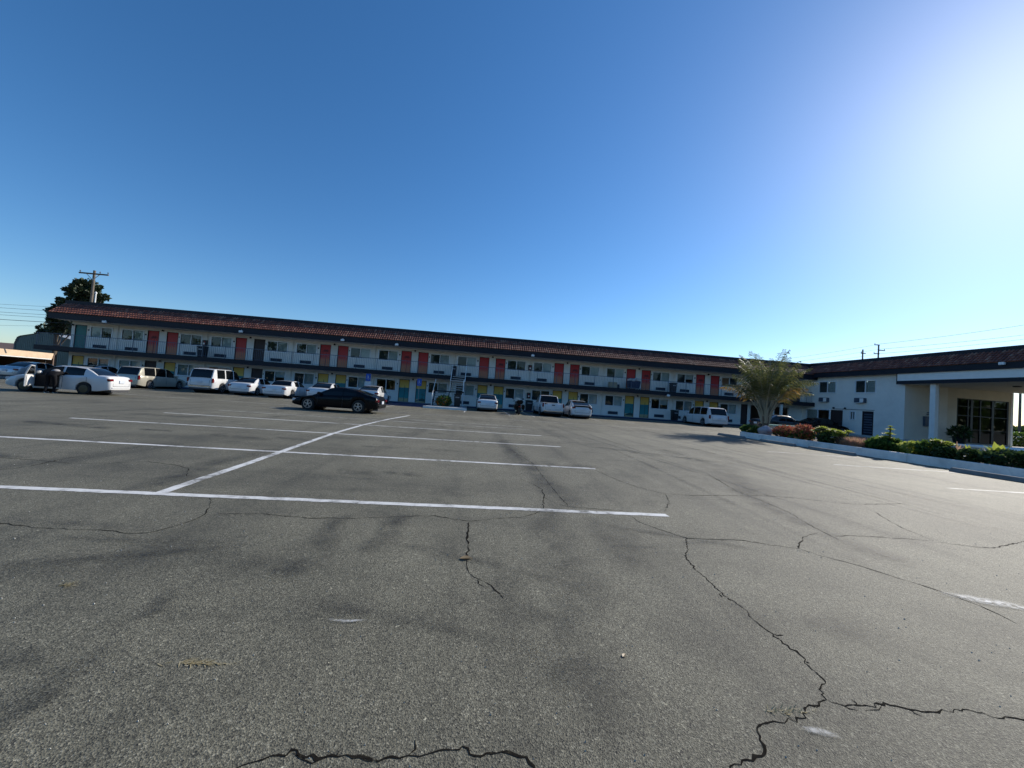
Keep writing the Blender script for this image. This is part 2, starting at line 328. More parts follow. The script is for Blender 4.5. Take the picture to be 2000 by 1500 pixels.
# ------------------------------------------------------------------ ground, paint, cracks, stains
CRACKS = [
 (0.016, [(2.23,3.68),(2.06,3.35),(1.96,3.23),(1.92,3.09),(1.89,2.91),(1.88,2.76),(1.87,2.65),(1.87,2.53),(1.88,2.45),(1.89,2.39),(1.86,2.29),(1.86,2.23),(1.86,2.15),(1.87,2.08),(1.87,2.02),(1.88,1.95),(1.85,1.86),(1.84,1.80),(1.84,1.77),(1.77,1.71),(1.73,1.65),(1.73,1.64)]),
 (0.016, [(1.73,1.64),(1.66,1.61),(1.61,1.61),(1.51,1.54),(1.43,1.53),(1.33,1.52),(1.27,1.50),(1.25,1.46),(1.19,1.38),(1.14,1.36),(1.10,1.36),(1.06,1.35),(1.02,1.32)]),
 (0.015, [(1.73,1.64),(1.76,1.62),(1.81,1.61),(1.91,1.60),(2.00,1.62),(2.04,1.60),(2.09,1.58),(2.17,1.57),(2.27,1.57),(2.36,1.58),(2.41,1.56),(2.47,1.53),(2.54,1.53),(2.61,1.52)]),
 (0.008, [(1.86,1.58),(1.93,1.58),(1.98,1.61)]),
 (0.012, [(1.90,4.46),(1.94,4.10),(2.06,3.88),(2.19,3.70),(2.25,3.65),(2.44,3.65),(2.55,3.65),(2.85,3.65),(3.00,3.58),(3.16,3.52),(3.30,3.48),(3.37,3.33),(3.52,3.17),(3.59,3.06),(3.65,2.94),(3.73,2.81),(3.77,2.71),(3.81,2.60),(3.83,2.49),(3.82,2.38),(3.78,2.26)]),
 (0.014, [(3.30,3.48),(3.43,3.62),(3.61,3.77),(3.78,3.88),(3.96,3.95)]),
 (0.013, [(4.10,3.89),(4.34,3.93),(4.63,3.92),(4.85,3.90),(5.12,3.88),(5.29,3.83),(5.48,3.76),(5.61,3.71),(5.86,3.70),(6.24,3.82),(6.73,3.97)]),
 (0.011, [(5.89,4.99),(5.69,4.67),(5.47,4.31),(5.40,4.09),(5.31,3.85)]),
 (0.017, [(-0.73,1.37),(-0.68,1.39),(-0.65,1.40),(-0.61,1.42),(-0.56,1.42),(-0.55,1.44),(-0.52,1.42),(-0.49,1.41),(-0.43,1.41),(-0.38,1.41),(-0.33,1.41),(-0.28,1.40),(-0.22,1.40),(-0.17,1.40),(-0.14,1.41),(-0.08,1.41),(-0.05,1.42),(-0.01,1.43),(0.04,1.43),(0.05,1.44),(0.08,1.41),(0.14,1.41),(0.23,1.41),(0.26,1.40),(0.29,1.37),(0.31,1.34)]),
 (0.008, [(-0.54,1.43),(-0.51,1.41),(-0.46,1.39),(-0.42,1.41)]),
 (0.012, [(-2.36,3.84),(-1.91,3.90),(-1.71,3.86),(-1.46,3.83),(-1.05,3.88),(-0.76,3.95),(-0.32,4.05),(-0.15,3.97),(0.06,3.92),(0.27,4.01),(0.58,4.10),(0.78,4.26),(0.89,4.37)]),
 (0.014, [(0.04,3.89),(0.03,3.54),(0.04,3.25),(0.03,3.03),(0.04,2.87),(0.09,2.74),(0.16,2.68),(0.21,2.62),(0.26,2.52),(0.28,2.46)]),
 (0.011, [(-3.74,3.45),(-3.52,3.41),(-3.33,3.37),(-3.07,3.37),(-2.84,3.36),(-2.67,3.32),(-2.52,3.35),(-2.48,3.44),(-2.44,3.54),(-2.41,3.68),(-2.42,3.82),(-2.54,4.08),(-2.79,4.48)]),
 (0.013, [(0.89,4.37),(1.04,5.14),(1.06,5.42),(0.97,5.71),(0.81,6.03)]),
 (0.010, [(1.00,5.00),(1.13,4.67),(1.24,4.58),(1.49,4.55),(1.93,4.51)]),
 (0.015, [(2.46,4.54),(2.78,5.03),(2.96,5.47)]),
 (0.013, [(2.41,7.13),(2.52,6.40),(2.66,5.88),(2.91,5.52),(3.36,5.45),(4.01,5.56),(4.60,5.66),(5.13,5.65),(5.53,5.51),(5.78,5.41),(6.13,5.41),(6.67,5.49),(7.17,5.59)]),
 (0.014, [(4.86,7.39),(4.63,6.57),(4.42,5.88),(4.42,5.42),(4.35,4.79),(4.13,4.17),(4.04,3.77)]),
 (0.016, [(0.99,9.09),(1.25,7.49),(1.24,6.31),(1.24,5.31),(1.25,4.62)]),
 (0.012, [(-5.55,5.06),(-5.48,5.36),(-5.59,5.89),(-5.56,6.36),(-5.57,7.09)]),
 (0.012, [(-6.32,5.74),(-5.84,5.69),(-5.25,5.60),(-4.96,5.69),(-4.56,5.92),(-4.14,5.81),(-3.82,5.63),(-3.55,5.21)]),
]
STAINS = [
 (0.28,0.90,[(-9.60,9.29),(-9.01,9.20),(-8.42,9.11),(-7.86,9.00)]),
 (0.25,0.60,[(-9.93,12.27),(-9.09,12.17),(-8.39,12.18)]),
 (0.30,0.60,[(-5.47,8.90),(-4.97,8.77),(-4.52,8.72)]),
 (0.20,0.50,[(-4.30,9.02),(-3.72,8.83)]),
 (0.16,0.80,[(-1.22,3.82),(-1.17,3.43),(-1.12,3.11),(-1.12,2.84),(-1.16,2.76)]),
 (0.16,0.80,[(-0.66,3.90),(-0.66,3.60),(-0.70,3.35),(-0.72,3.19)]),
 (0.12,0.50,[(0.49,1.90),(0.52,1.82),(0.49,1.78)]),
 (0.30,0.70,[(0.89,11.05),(1.04,8.35),(1.16,6.95),(1.22,5.76),(1.27,4.69)]),
 (0.35,0.50,[(1.51,4.05),(1.46,3.48),(1.44,3.09)]),
 (0.30,0.50,[(0.88,4.33),(0.83,3.55),(0.82,2.92),(0.85,2.48)]),
 (0.25,0.80,[(4.56,6.07),(4.23,5.00),(4.17,4.35),(4.09,3.70),(4.12,3.32)]),
 (0.50,0.50,[(5.84,10.92),(5.83,8.49),(4.84,5.95)]),
 (0.28,0.70,[(1.65,7.44),(1.83,7.33),(2.40,7.48)]),
 (0.30,0.50,[(-1.81,5.97),(-1.53,5.89)]),
 (0.12,0.70,[(-1.69,1.74),(-1.61,1.61)]),
 (0.11,0.70,[(-1.64,1.79),(-1.59,1.66)]),
 (0.08,0.70,[(-1.70,2.44),(-1.64,2.26)]),
 (0.08,0.60,[(-1.62,1.94),(-1.59,1.89)]),
 (0.30,0.35,[(-2.33,2.89),(-1.79,2.88),(-1.23,2.84)]),
 (0.30,0.40,[(-2.60,2.72),(-2.36,2.97)]),
 (0.30,0.40,[(1.94,2.33),(2.40,2.18),(2.81,2.08)]),
 (0.40,0.50,[(3.43,10.81),(5.23,9.77),(6.45,9.00)]),
 (0.25,0.50,[(11.20,10.38),(11.56,8.69),(11.34,7.12)]),
 (0.30,0.50,[(-0.42,14.33),(1.44,13.56),(3.07,13.29)]),
 (0.25,0.60,[(-3.69,7.33),(-3.75,6.04),(-3.53,4.68)]),
 (0.30,0.50,[(0.35,2.59),(0.59,2.10),(0.70,1.76)]),
]
g = MB(); g.add([(-1400,-1400,0),(1400,-1400,0),(1400,1400,0),(-1400,1400,0)], [(0,1,2,3)])
ground = tag(g.build('parking_lot', M['asphalt']), 'worn grey asphalt parking lot with cracks', 'parking lot', kind='structure')
def strip(name, pts, wd, z, m_, parent, jit=0.0, step=None, taper=False, uv=False):
    pts = [Vector((x, y, 0)) for x, y in pts]
    if step:
        q = [pts[0]]
        for a, b in zip(pts, pts[1:]):
            n = max(1, int((b-a).length/step))
            for i in range(1, n+1):
                pp = a.lerp(b, i/n); d = (b-a).normalized(); nn = Vector((-d.y, d.x, 0))
                q.append(pp+nn*random.uniform(-jit, jit) if i < n else pp)
        pts = q
    v = []; f = []; ph = random.uniform(0, 6.28)
    for i, p_ in enumerate(pts):
        wm = (0.35+0.75*abs(math.sin(i*0.11+ph))+0.35*abs(math.sin(i*0.37+ph*2))) if taper else 1.0
        d = (pts[min(i+1, len(pts)-1)]-pts[max(i-1, 0)]).normalized(); nn = Vector((-d.y, d.x, 0))
        wl = wm*wd/2*(random.uniform(0.1, 1.6) if taper else 1); wr = wm*wd/2*(random.uniform(0.1, 1.6) if taper else 1)
        if taper and i in (0, len(pts)-1): wl = wr = wd*0.1
        if uv:
            v += [tuple(p_+nn*wl+Vector((0,0,z))), tuple(p_+Vector((0,0,z))), tuple(p_-nn*wr+Vector((0,0,z)))]
        else:
            v += [tuple(p_+nn*wl+Vector((0,0,z))), tuple(p_-nn*wr+Vector((0,0,z)))]
    k = 3 if uv else 2
    for i in range(len(pts)-1):
        a = i*k; b_ = a+k
        for j in range(k-1): f.append((a+j, a+j+1, b_+j+1, b_+j))
    mb = MB(); mb.v = v; mb.f = f
    o = mb.build(name, m_, parent)
    if uv:
        ul = o.data.uv_layers.new(name='UVMap'); L_ = len(pts)
        for lp in o.data.loops:
            i, j = divmod(lp.vertex_index, 3)
            e = 1.0 if 0 < i < L_-1 else 0.0
            ul.data[lp.index].uv = ((e if j == 1 else 0.0), 0.5)
    return o
LW = 0.105
for y, xl, xr in [(4.42,-10.2,2.42),(7.28,-9.95,2.46),(10.36,-9.85,2.48),(13.09,-9.78,2.42),(15.3,-9.55,2.40),(16.5,-3.0,2.2),(18.6,-9.4,-4.4)]:
    strip('painted_line', [(xl, y), (xr, y-0.02)], LW if y < 9 else 0.10, 0.003, M['line' if y < 14 else 'line_far'], ground, 0.007, 0.09)
strip('painted_line', [(-3.27,4.36),(-3.36,6.37),(-3.46,8.0),(-3.60,10.33),(-3.62,13.0),(-3.45,16.0),(-3.10,19.1)], 0.115, 0.004, M['line'], ground, 0.007, 0.09)
strip('painted_line', [(-26,21.6),(-9.5,21.1),(-3.4,20.95),(8.2,21.0),(15.5,20.9)], 0.10, 0.003, M['line_far'], ground, 0.004, 0.3)
for x in (-30.8,-28.3,-25.6,-20.6,-17.1,-14.9,-12.2,-9.0,-5.9,-0.6,2.5,4.2,6.75,8.9,11.35,13.9,16.4,21.2):
    strip('painted_line', [(x,25.6),(x,33.9)], 0.10, 0.003, M['line_far'], ground, 0.004, 0.4)
for y0, xl, xr in [(12.3,10.4,14.0),(9.85,10.4,14.2),(7.08,10.2,14.6),(4.4,10.2,15.0)]:
    strip('painted_line', [(xl, y0+0.1),(xr, y0-0.1)], 0.10, 0.003, M['line_far'], ground, 0.004, 0.25)
for wd, pl in CRACKS:
    strip('crack', pl, wd*(0.52 if wd > 0.0145 else 0.85), 0.0016, M['crack' if wd > 0.0145 else 'crack_fine'], ground, 0.012, 0.018 if wd > 0.0145 else 0.05, taper=True)
rc = random.Random(5)
for wd, pl in CRACKS:                     # short side branches off the wider cracks
    if wd < 0.0125: continue
    for (ax, ay), (bx, by) in zip(pl, pl[1:]):
        if rc.random() < 0.10:
            t_ = rc.random(); x, y = ax+(bx-ax)*t_, ay+(by-ay)*t_; a = math.atan2(by-ay, bx-ax)+rc.choice((-1,1))*rc.uniform(.5,1.3); l_ = rc.uniform(.02,.08)*(1 if wd > .0145 else 1.8)
            strip('crack', [(x,y),(x+math.cos(a)*l_*.5,y+math.sin(a)*l_*.5),(x+math.cos(a+.5)*l_,y+math.sin(a+.5)*l_)], wd*.42, 0.0014, M['crack'], ground, 0.006, 0.02, taper=True)
SM = {}
for hw, dk, pl in STAINS:
    k = round(dk, 1)
    if k not in SM: SM[k] = stainmat('oil_stain_%d' % int(k*10), k*0.62)
    if len(pl) == 2: pl = [pl[0], ((pl[0][0]+pl[1][0])/2, (pl[0][1]+pl[1][1])/2), pl[1]]
    a, b_ = Vector(pl[0]+(0,)), Vector(pl[1]+(0,)); s_ = a+(a-b_).normalized()*hw
    c_, d_ = Vector(pl[-1]+(0,)), Vector(pl[-2]+(0,)); e_ = c_+(c_-d_).normalized()*hw
    strip('oil_stain', [(s_.x, s_.y)]+list(pl)+[(e_.x, e_.y)], hw*2, 0.007, SM[k], ground, uv=True)
SM['p'] = stainmat('spilled_white_paint', 1.0, (0.6,0.6,0.58), 22)
strip('paint_smear', [(3.72,2.62),(3.9,2.57),(4.1,2.50),(4.3,2.42)], 0.16, 0.007, SM['p'], ground, uv=True)
strip('paint_smear', [(1.46,1.475),(1.53,1.47),(1.60,1.46)], 0.05, 0.007, SM['p'], ground, uv=True)
strip('paint_smear', [(-0.72,2.20),(-0.62,2.19),(-0.5,2.21)], 0.035, 0.007, SM['p'], ground, uv=True)
# litter
M['dryleaf'] = leafmat('dry_leaf', (0.30,0.20,0.10), (0.42,0.32,0.18), (0.22,0.13,0.06), 0.2)
M['straw'] = leafmat('dry_straw', (0.52,0.44,0.26), (0.66,0.58,0.38), (0.45,0.38,0.20), 0.45)
def curled_leaf(loc, L_, rz, label):
    mb = MB(); n = 7
    for i in range(n):
        t_ = i/(n-1); wd = L_*0.26*math.sin(math.pi*min(1, t_*0.94+0.05)); z = 0.001+0.04*L_*4*(t_-0.5)**2
        for s_ in (-1, 0, 1): mb.v.append(((t_-0.5)*L_, s_*wd, z+abs(s_)*wd*0.55))
    for i in range(n-1):
        for j in range(2): mb.f.append((i*3+j, i*3+j+1, i*3+j+4, i*3+j+3))
    o = mb.build('fallen_leaf', M['dryleaf'], smooth=50); o.location = loc; o.rotation_euler = (0,0,rz)
    return tag(o, label, 'leaf')
curled_leaf((0.03,3.03,0.002), 0.10, 0.15, 'dry brown leaf lying across a crack in the middle foreground')
curled_leaf((0.87,1.93,0.002), 0.035, 0.8, 'tiny brown leaf on bare asphalt right of centre')
def straw(loc, n, sx, sy, label, m_, hgt=0.02, name='dry_straw', ln=0.07):
    mb = MB()
    for i in range(n):
        a = random.gauss(0.15, 0.5); p0 = Vector((random.gauss(0, sx), random.gauss(0, sy), 0.001)); l_ = random.uniform(0.5, 1.3)*ln
        d = Vector((math.cos(a), math.sin(a), random.uniform(0, hgt/ln)))*l_; nn = Vector((-d.y, d.x, 0)).normalized()*0.0025
        mb.add([p0-nn, p0+nn, p0+d+Vector((0,0,0.001)), p0+d*0.5-nn+Vector((0,0,0.002))], [(0,1,2,3)])
    o = mb.build(name, m_); o.location = loc
    return tag(o, label, 'debris', kind='stuff')
straw((-1.17,1.87,0.0), 60, 0.05, 0.008, 'wisp of dry straw on the asphalt left of centre', M['straw'], 0.003, 'dry_straw', 0.045)
straw((-2.32,2.52,0.0), 26, 0.02, 0.012, 'small pale weed in a crack on the left', M['straw'], 0.04, 'crack_weed', 0.04)
straw((1.46,1.58,0.0), 40, 0.06, 0.01, 'dry grass sprouting where three cracks meet', M['straw'], 0.02, 'crack_grass', 0.03)
straw((-0.78,1.29,0.0), 40, 0.06, 0.006, 'dry grass in the wide crack at the bottom edge', M['straw'], 0.02, 'crack_grass', 0.03)

# oil drips in the bays, faint tyre tracks in the lane, grit
rs = random.Random(21)
for y in (5.85, 8.8, 11.7, 14.2):
    for x0_ in (-0.6, -6.6, -1.6, -7.4):
        x = x0_+rs.uniform(-.6,.6); yy = y+rs.uniform(-.35,.35); L_ = rs.uniform(.12,.5)
        strip('oil_stain', [(x-L_,yy),(x-L_*.4,yy+rs.uniform(-.08,.08)),(x+L_*.4,yy+rs.uniform(-.08,.08)),(x+L_,yy)], rs.uniform(.16,.42), 0.0075, SM[0.7], ground, uv=True)
SM['t'] = stainmat('tyre_track', 0.34, (0.02,0.02,0.02), 1.6)
for k in range(15):
    x = 3.2+rs.random()*6.5; y0_ = rs.uniform(-1,9); dx = rs.uniform(-1.2,.6)
    strip('tyre_mark', [(x,y0_),(x+dx*.3,y0_+3),(x+dx*.7,y0_+6),(x+dx,y0_+10)], .20, 0.0068, SM['t'], ground, uv=True)
for k in range(9):
    y0_ = rs.uniform(1.6,4.0); x = rs.uniform(-4,2); a = rs.uniform(-.35,.35)
    strip('tyre_mark', [(x,y0_),(x+.5,y0_+.5*a),(x+1.0,y0_+a*1.2),(x+1.6,y0_+a*2.2)], .17, 0.0068, SM['t'], ground, uv=True)
gr = MB()
for k in range(900):
    d_ = 1.2+rs.random()**1.6*9; a = R(rs.uniform(-62,62)); x, y = math.sin(a)*d_, math.cos(a)*d_; r_ = rs.uniform(.0015,.0045)*(1 if d_ < 3 else 1.5)
    gr.add([(x-r_,y-r_*.6,.0005),(x+r_,y-r_*.5,.0005),(x+r_*.2,y+r_,.0005),(x,y,r_*1.2+.0005)], [(0,1,3),(1,2,3),(2,0,3)])
tag(gr.build('loose_grit', mat('pale_grit', (0.46,0.44,0.38), .8, vary=.3, scale=40)), 'loose pale grit scattered over the asphalt', 'grit', kind='stuff')

# ------------------------------------------------------------------ building pieces (local frame: wall in the plane y=0, outside is -y)
def wall(name, u0, u1, z0, z1, ops, m_, parent, th=0.16, back=True):
    xs = sorted({u0, u1, *[o[0] for o in ops], *[o[1] for o in ops]}); zs = sorted({z0, z1, *[o[2] for o in ops], *[o[3] for o in ops]})
    xs = [x for x in xs if u0 <= x <= u1]; zs = [z for z in zs if z0 <= z <= z1]
    mb = MB()
    for a, b in zip(xs, xs[1:]):
        for c, d in zip(zs, zs[1:]):
            mx_, mz_ = (a+b)/2, (c+d)/2
            if any(o[0] < mx_ < o[1] and o[2] < mz_ < o[3] for o in ops): continue
            mb.add([(a,0,c),(b,0,c),(b,0,d),(a,0,d)], [(0,1,2,3)])
            if back: mb.add([(a,th,c),(b,th,c),(b,th,d),(a,th,d)], [(3,2,1,0)])
    for a, b, c, d in ops:
        mb.add([(a,0,c),(a,th,c),(a,th,d),(a,0,d)], [(0,1,2,3)]); mb.add([(b,0,c),(b,th,c),(b,th,d),(b,0,d)], [(3,2,1,0)])
        mb.add([(a,0,c),(b,0,c),(b,th,c),(a,th,c)], [(0,1,2,3)]); mb.add([(a,0,d),(b,0,d),(b,th,d),(a,th,d)], [(3,2,1,0)])
    return mb.build(name, m_, parent)
def window(parent, u0, u1, z0, z1, state, left_screen=True):
    fw = 0.055; um = (u0+u1)/2
    mb = MB()
    mb.box(u0-0.04,u0+fw,-0.035,0.09,z0-0.04,z1+0.04).box(u1-fw,u1+0.04,-0.035,0.09,z0-0.04,z1+0.04)
    mb.box(u0+fw,u1-fw,-0.035,0.09,z1-fw,z1+0.04).box(u0+fw,u1-fw,-0.05,0.09,z0-0.04,z0+fw)
    mb.box(um-0.032,um+0.032,-0.03,0.085,z0+fw,z1-fw)
    o = mb.build('window', M['vinyl'], parent)
    for a, b, k in ((u0+fw, um-0.032, 0), (um+0.032, u1-fw, 1)):
        y = 0.015 if k == 0 else 0.035
        MB().add([(a,y,z0+fw),(b,y,z0+fw),(b,y,z1-fw),(a,y,z1-fw)], [(0,1,2,3)]).build('pane', M['glass'], o)
        st = state[k]
        if st == 's':        # insect screen behind the pane
            MB().box(a,b,y+0.02,y+0.026,z0+fw,z1-fw).build('screen', M['screen'], o)
        elif st == 'b':      # slatted blind
            bl = MB(); zz = z0+fw+0.015
            while zz < z1-fw-0.02:
                bl.add([(a+.01,y+0.05,zz),(b-.01,y+0.05,zz),(b-.01,y+0.066,zz+0.036),(a+.01,y+0.066,zz+0.036)], [(0,1,2,3)]); zz += 0.038
            bl.build('blind', M['blind'], o, kind='stuff')
        elif st == 'h':      # blind half drawn
            bl = MB(); zz = z0+fw+0.40
            while zz < z1-fw-0.02:
                bl.add([(a+.01,y+0.05,zz),(b-.01,y+0.05,zz),(b-.01,y+0.066,zz+0.036),(a+.01,y+0.066,zz+0.036)], [(0,1,2,3)]); zz += 0.038
            bl.build('blind', M['blind'], o, kind='stuff')
        elif st == 'c':      # pleated curtain
            cu = MB(); n = 16
            for i in range(n+1):
                x = a+(b-a)*i/n; yy = y+0.08+(0.025 if i % 2 else 0)
                cu.v += [(x,yy,z0+fw),(x,yy,z1-fw)]
            for i in range(n): cu.f.append((2*i,2*i+2,2*i+3,2*i+1))
            cu.build('curtain', M['curtain'], o)
        elif st == 'g':      # muntin grid
            gr = MB()
            for i in (1,2): gr.box(a+(b-a)*i/3-.008,a+(b-a)*i/3+.008,y+.004,y+.02,z0+fw,z1-fw)
            for i in (1,2,3): gr.box(a,b,y+.006,y+.018,z0+fw+(z1-z0-2*fw)*i/4-.008,z0+fw+(z1-z0-2*fw)*i/4+.008)
            gr.build('muntin_grid', M['vinyl'], o)
    return o
def door(parent, u0, u1, z0, z1, m_, style, seed=0):
    fr = MB(); fr.box(u0-0.005,u0+0.035,0.0,0.12,z0,z1).box(u1-0.035,u1+0.005,0.0,0.12,z0,z1).box(u0+0.035,u1-0.035,0.0,0.12,z1-0.035,z1)
    o = MB().box(u0+0.04,u1-0.04,0.05,0.095,z0+0.012,z1-0.04).build('door', m_, parent)
    fr.build('door_frame', M['door_dark'], o)
    ks = u1-0.11 if style != 'L' else u0+0.11
    kb = MB(); kb.lathe([(0.012,-0.03),(0.03,-0.02),(0.03,0.01),(0.03,0.05)], 8, ks, z0+0.98, 'y'); kb.build('door_knob', M['chrome'], o)
    if style in 'PT':
        mm = M['mural'] if m_ is M['door_red'] else M['mural2']
        pm = MB(); uc = (u0+u1)/2+0.03; y = 0.046
        pts = [(uc, z0+0.02), (uc+0.02, z0+0.6), (uc+0.05, z0+1.1), (uc+0.02, z0+1.5)]
        for (x0_, a_), (x1_, b_) in zip(pts, pts[1:]):
            pm.add([(x0_-.022,y,a_),(x0_+.022,y,a_),(x1_+.02,y,b_),(x1_-.02,y,b_)], [(0,1,2,3)])
        if style == 'P':
            cx, cz = pts[-1]
            for k in range(9):
                a_ = R(-35+k*31); L_ = 0.34; last = None
                for i in range(5):
                    t_ = i/4; x = cx+math.cos(a_)*L_*t_; z = cz+math.sin(a_)*L_*t_*0.8-0.16*t_*t_; wv = 0.055*(1-t_)+0.006
                    x = min(max(x, u0+0.06), u1-0.06); z = min(z, z1-0.07)
                    if last: pm.add([(last[0],y,last[1]-last[2]),(x,y,z-wv),(x,y,z+wv),(last[0],y,last[1]+last[2])], [(0,1,2,3)])
                    last = (x, z, wv); y -= 0.0002
        pm.build('palm_mural', mm, o)
    elif style == 'I':       # small island with a leaning palm low on the door
        pm = MB(); y = 0.046; uc = u1-0.3
        pm.add([(u0+.07,y,z0+.16),(u1-.06,y,z0+.12),(u1-.06,y,z0+.34),(uc,y,z0+.42),(u0+.3,y,z0+.30)], [(0,1,2,3,4)])
        for k in range(7):
            a_ = R(-20+k*36); pm.add([(uc,y-.001*k,z0+.72),(uc+math.cos(a_)*.1-.02,y-.001*k,z0+.72+math.sin(a_)*.1),(uc+math.cos(a_)*.22,y-.001*k,z0+.68+math.sin(a_)*.18),(uc+math.cos(a_)*.1+.02,y-.001*k,z0+.74+math.sin(a_)*.1)], [(0,1,2,3)])
        pm.add([(uc-.02,y-.002,z0+.36),(uc+.02,y-.002,z0+.36),(uc+.015,y-.002,z0+.72),(uc-.015,y-.002,z0+.72)], [(0,1,2,3)])
        pm.build('palm_mural', M['mural2'], o)
    return o
def acgrille(parent, u0, u1, z0, z1, proud=0.06):
    mb = MB(); mb.box(u0,u0+.03,-proud,0.02,z0,z1).box(u1-.03,u1,-proud,0.02,z0,z1).box(u0+.03,u1-.03,-proud,0.02,z1-.025,z1).box(u0+.03,u1-.03,-proud,0.02,z0,z0+.025)
    mb.box(u0+.03,u1-.03,-0.012,0.01,z0+.025,z1-.025)
    mb.box((u0+u1)/2-.012,(u0+u1)/2+.012,-proud+.004,-0.012,z0+.025,z1-.025)
    z = z0+0.045
    while z < z1-0.04:
        mb.add([(u0+.03,-proud+.012,z),(u1-.03,-proud+.012,z),(u1-.03,-proud+.035,z+.018),(u0+.03,-proud+.035,z+.018)], [(0,1,2,3)]); z += 0.03
    return mb.build('air_conditioner_grille', M['grille'], parent)
def wall_lamp(parent, u, z):
    mb = MB(); mb.box(u-.05,u+.05,-.03,0,z-.06,z+.06); mb.lathe([(.05,z-.05),(.075,z-.07),(.06,z+.05),(.02,z+.07)], 8, u, -.09)
    return mb.build('wall_lamp', M['black'], parent)
def number_plate(parent, u, z):
    return MB().box(u-.06,u+.06,-.014,0,z-.06,z+.06).build('room_number_plate', M['black'], parent)
def eave_lamp(parent, u, z, y=-1.62):
    mb = MB(); mb.box(u-.05,u+.05,y-.03,y,z-.05,z+.12); mb.box(u-.14,u+.14,y-.17,y-.03,z-.12,z+.05)
    return mb.build('flood_lamp', M['vinyl'], parent, bevel=.015)
def tiles(parent, u0, u1, ya, za, yb, zb, rows=5, pitch=0.2, name='roof_tiles'):
    mb = MB(); ny = (zb-za); nz = (yb-ya); L_ = math.hypot(ny, nz); dy, dz = (yb-ya)/L_, (zb-za)/L_; oy, oz = -dz, dy    # outward normal
    n = int((u1-u0)/pitch); seg = 5
    for i in range(n):
        uc = u0+(i+.5)*pitch
        for r_ in range(rows):
            s0 = L_*r_/rows; s1 = L_*(r_+1)/rows+0.05; j = random.uniform(-.006,.006); base = len(mb.v)
            for s_, lift, rad in ((s0, 0.034, pitch*.47), (s1, 0.006, pitch*.40)):
                for k in range(seg+1):
                    a = math.pi*k/seg; x = uc+j+math.cos(a)*rad; h = math.sin(a)*rad*0.85+lift
                    mb.v.append((x, ya+dy*s_+oy*h, za+dz*s_+oz*h))
            for k in range(seg): mb.f.append((base+k, base+seg+1+k, base+seg+2+k, base+k+1))
            mb.f.append(tuple(base+k for k in range(seg+1)))
    # pan below the barrels
    for r_ in range(rows):
        s0 = L_*r_/rows; s1 = L_*(r_+1)/rows
        q = [(u0, ya+dy*s0+oy*.02, za+dz*s0+oz*.02), (u1, ya+dy*s0+oy*.02, za+dz*s0+oz*.02), (u1, ya+dy*s1+oy*.0, za+dz*s1), (u0, ya+dy*s1, za+dz*s1)]
        mb.add(q, [(0,1,2,3)])
    return mb.build(name, M['tile'], parent, kind='stuff')

# ------------------------------------------------------------------ long motel wing
YW = 35.63
A = empty('motel_building', (0, YW, 0), 0, 'long two-storey white motel block with red tile roof and painted doors', 'building')
X0, X1 = -34.52, 33.42
ZG, ZU = 0.11, 2.74
PAIR = [-28.55+7.193*i for i in range(8)]
up_style = ['PR','RD','PR','PR','RP','RP','RP','PR']
lo_style = ['DR','RD','TR','TI','RT','RT','IT','TR']
up_state = [('sc','sg'),('sb','sc'),('sb','sb'),('sb','sb'),('db','sg'),('sb','sb'),('sb','sb'),('sh','ds')]
# each pair: window left of the doors, window right of them; two letters per window, left pane then right pane
lo_state = [('bb','cb'),('db','sh'),('sc','sb'),('dd','sc'),('sb','sb'),('sg','sb'),('sb','dh'),('sc','sb')]
win_up, win_lo, dr_up, dr_lo = [], [], [], []
for i, x in enumerate(PAIR):
    win_up += [(x-2.04, x-0.28), (x+2.64, x+4.42)]; win_lo += [(x-2.04, x-0.28), (x+2.64, x+4.42)]
    dr_up += [(x, x+.93), (x+1.54, x+2.47)]; dr_lo += [(x, x+.93), (x+1.54, x+2.47)]
ops_u = [(a,b,3.76,4.72) for a,b in win_up]+[(a,b,ZU,4.79) for a,b in dr_up]+[(-34.26,-33.33,ZU,4.79),(-33.05,-31.33,3.76,4.72)]+[(31.9,33.1,ZU,4.85)]
ops_l = [(a,b,1.06,2.07) for a,b in win_lo]+[(a,b,ZG,2.16) for a,b in dr_lo]+[(-34.26,-33.33,ZG,2.16),(-33.05,-31.33,1.06,2.07)]+[(26.72,27.42,ZG,2.16),(27.75,28.9,ZG,2.12),(30.1,31.9,ZG,2.12)]
wall('upper_wall', X0, X1, 2.6, 5.4, ops_u, M['stucco'], A)
wall('ground_wall', X0, X1, 0.0, 2.6, ops_l, M['stucco'], A)
body = MB(); body.box(X0,X0+.16,0.16,7.0,0,5.4)
body.build('side_wall', M['stucco'], A); MB().box(X0,X1+9.5,7.0,7.2,0,5.6).build('rear_wall', M['stucco'], A); MB().box(X0+.16,X1,0.16,7.0,2.45,2.6).build('floor_slab', M['stucco'], A)
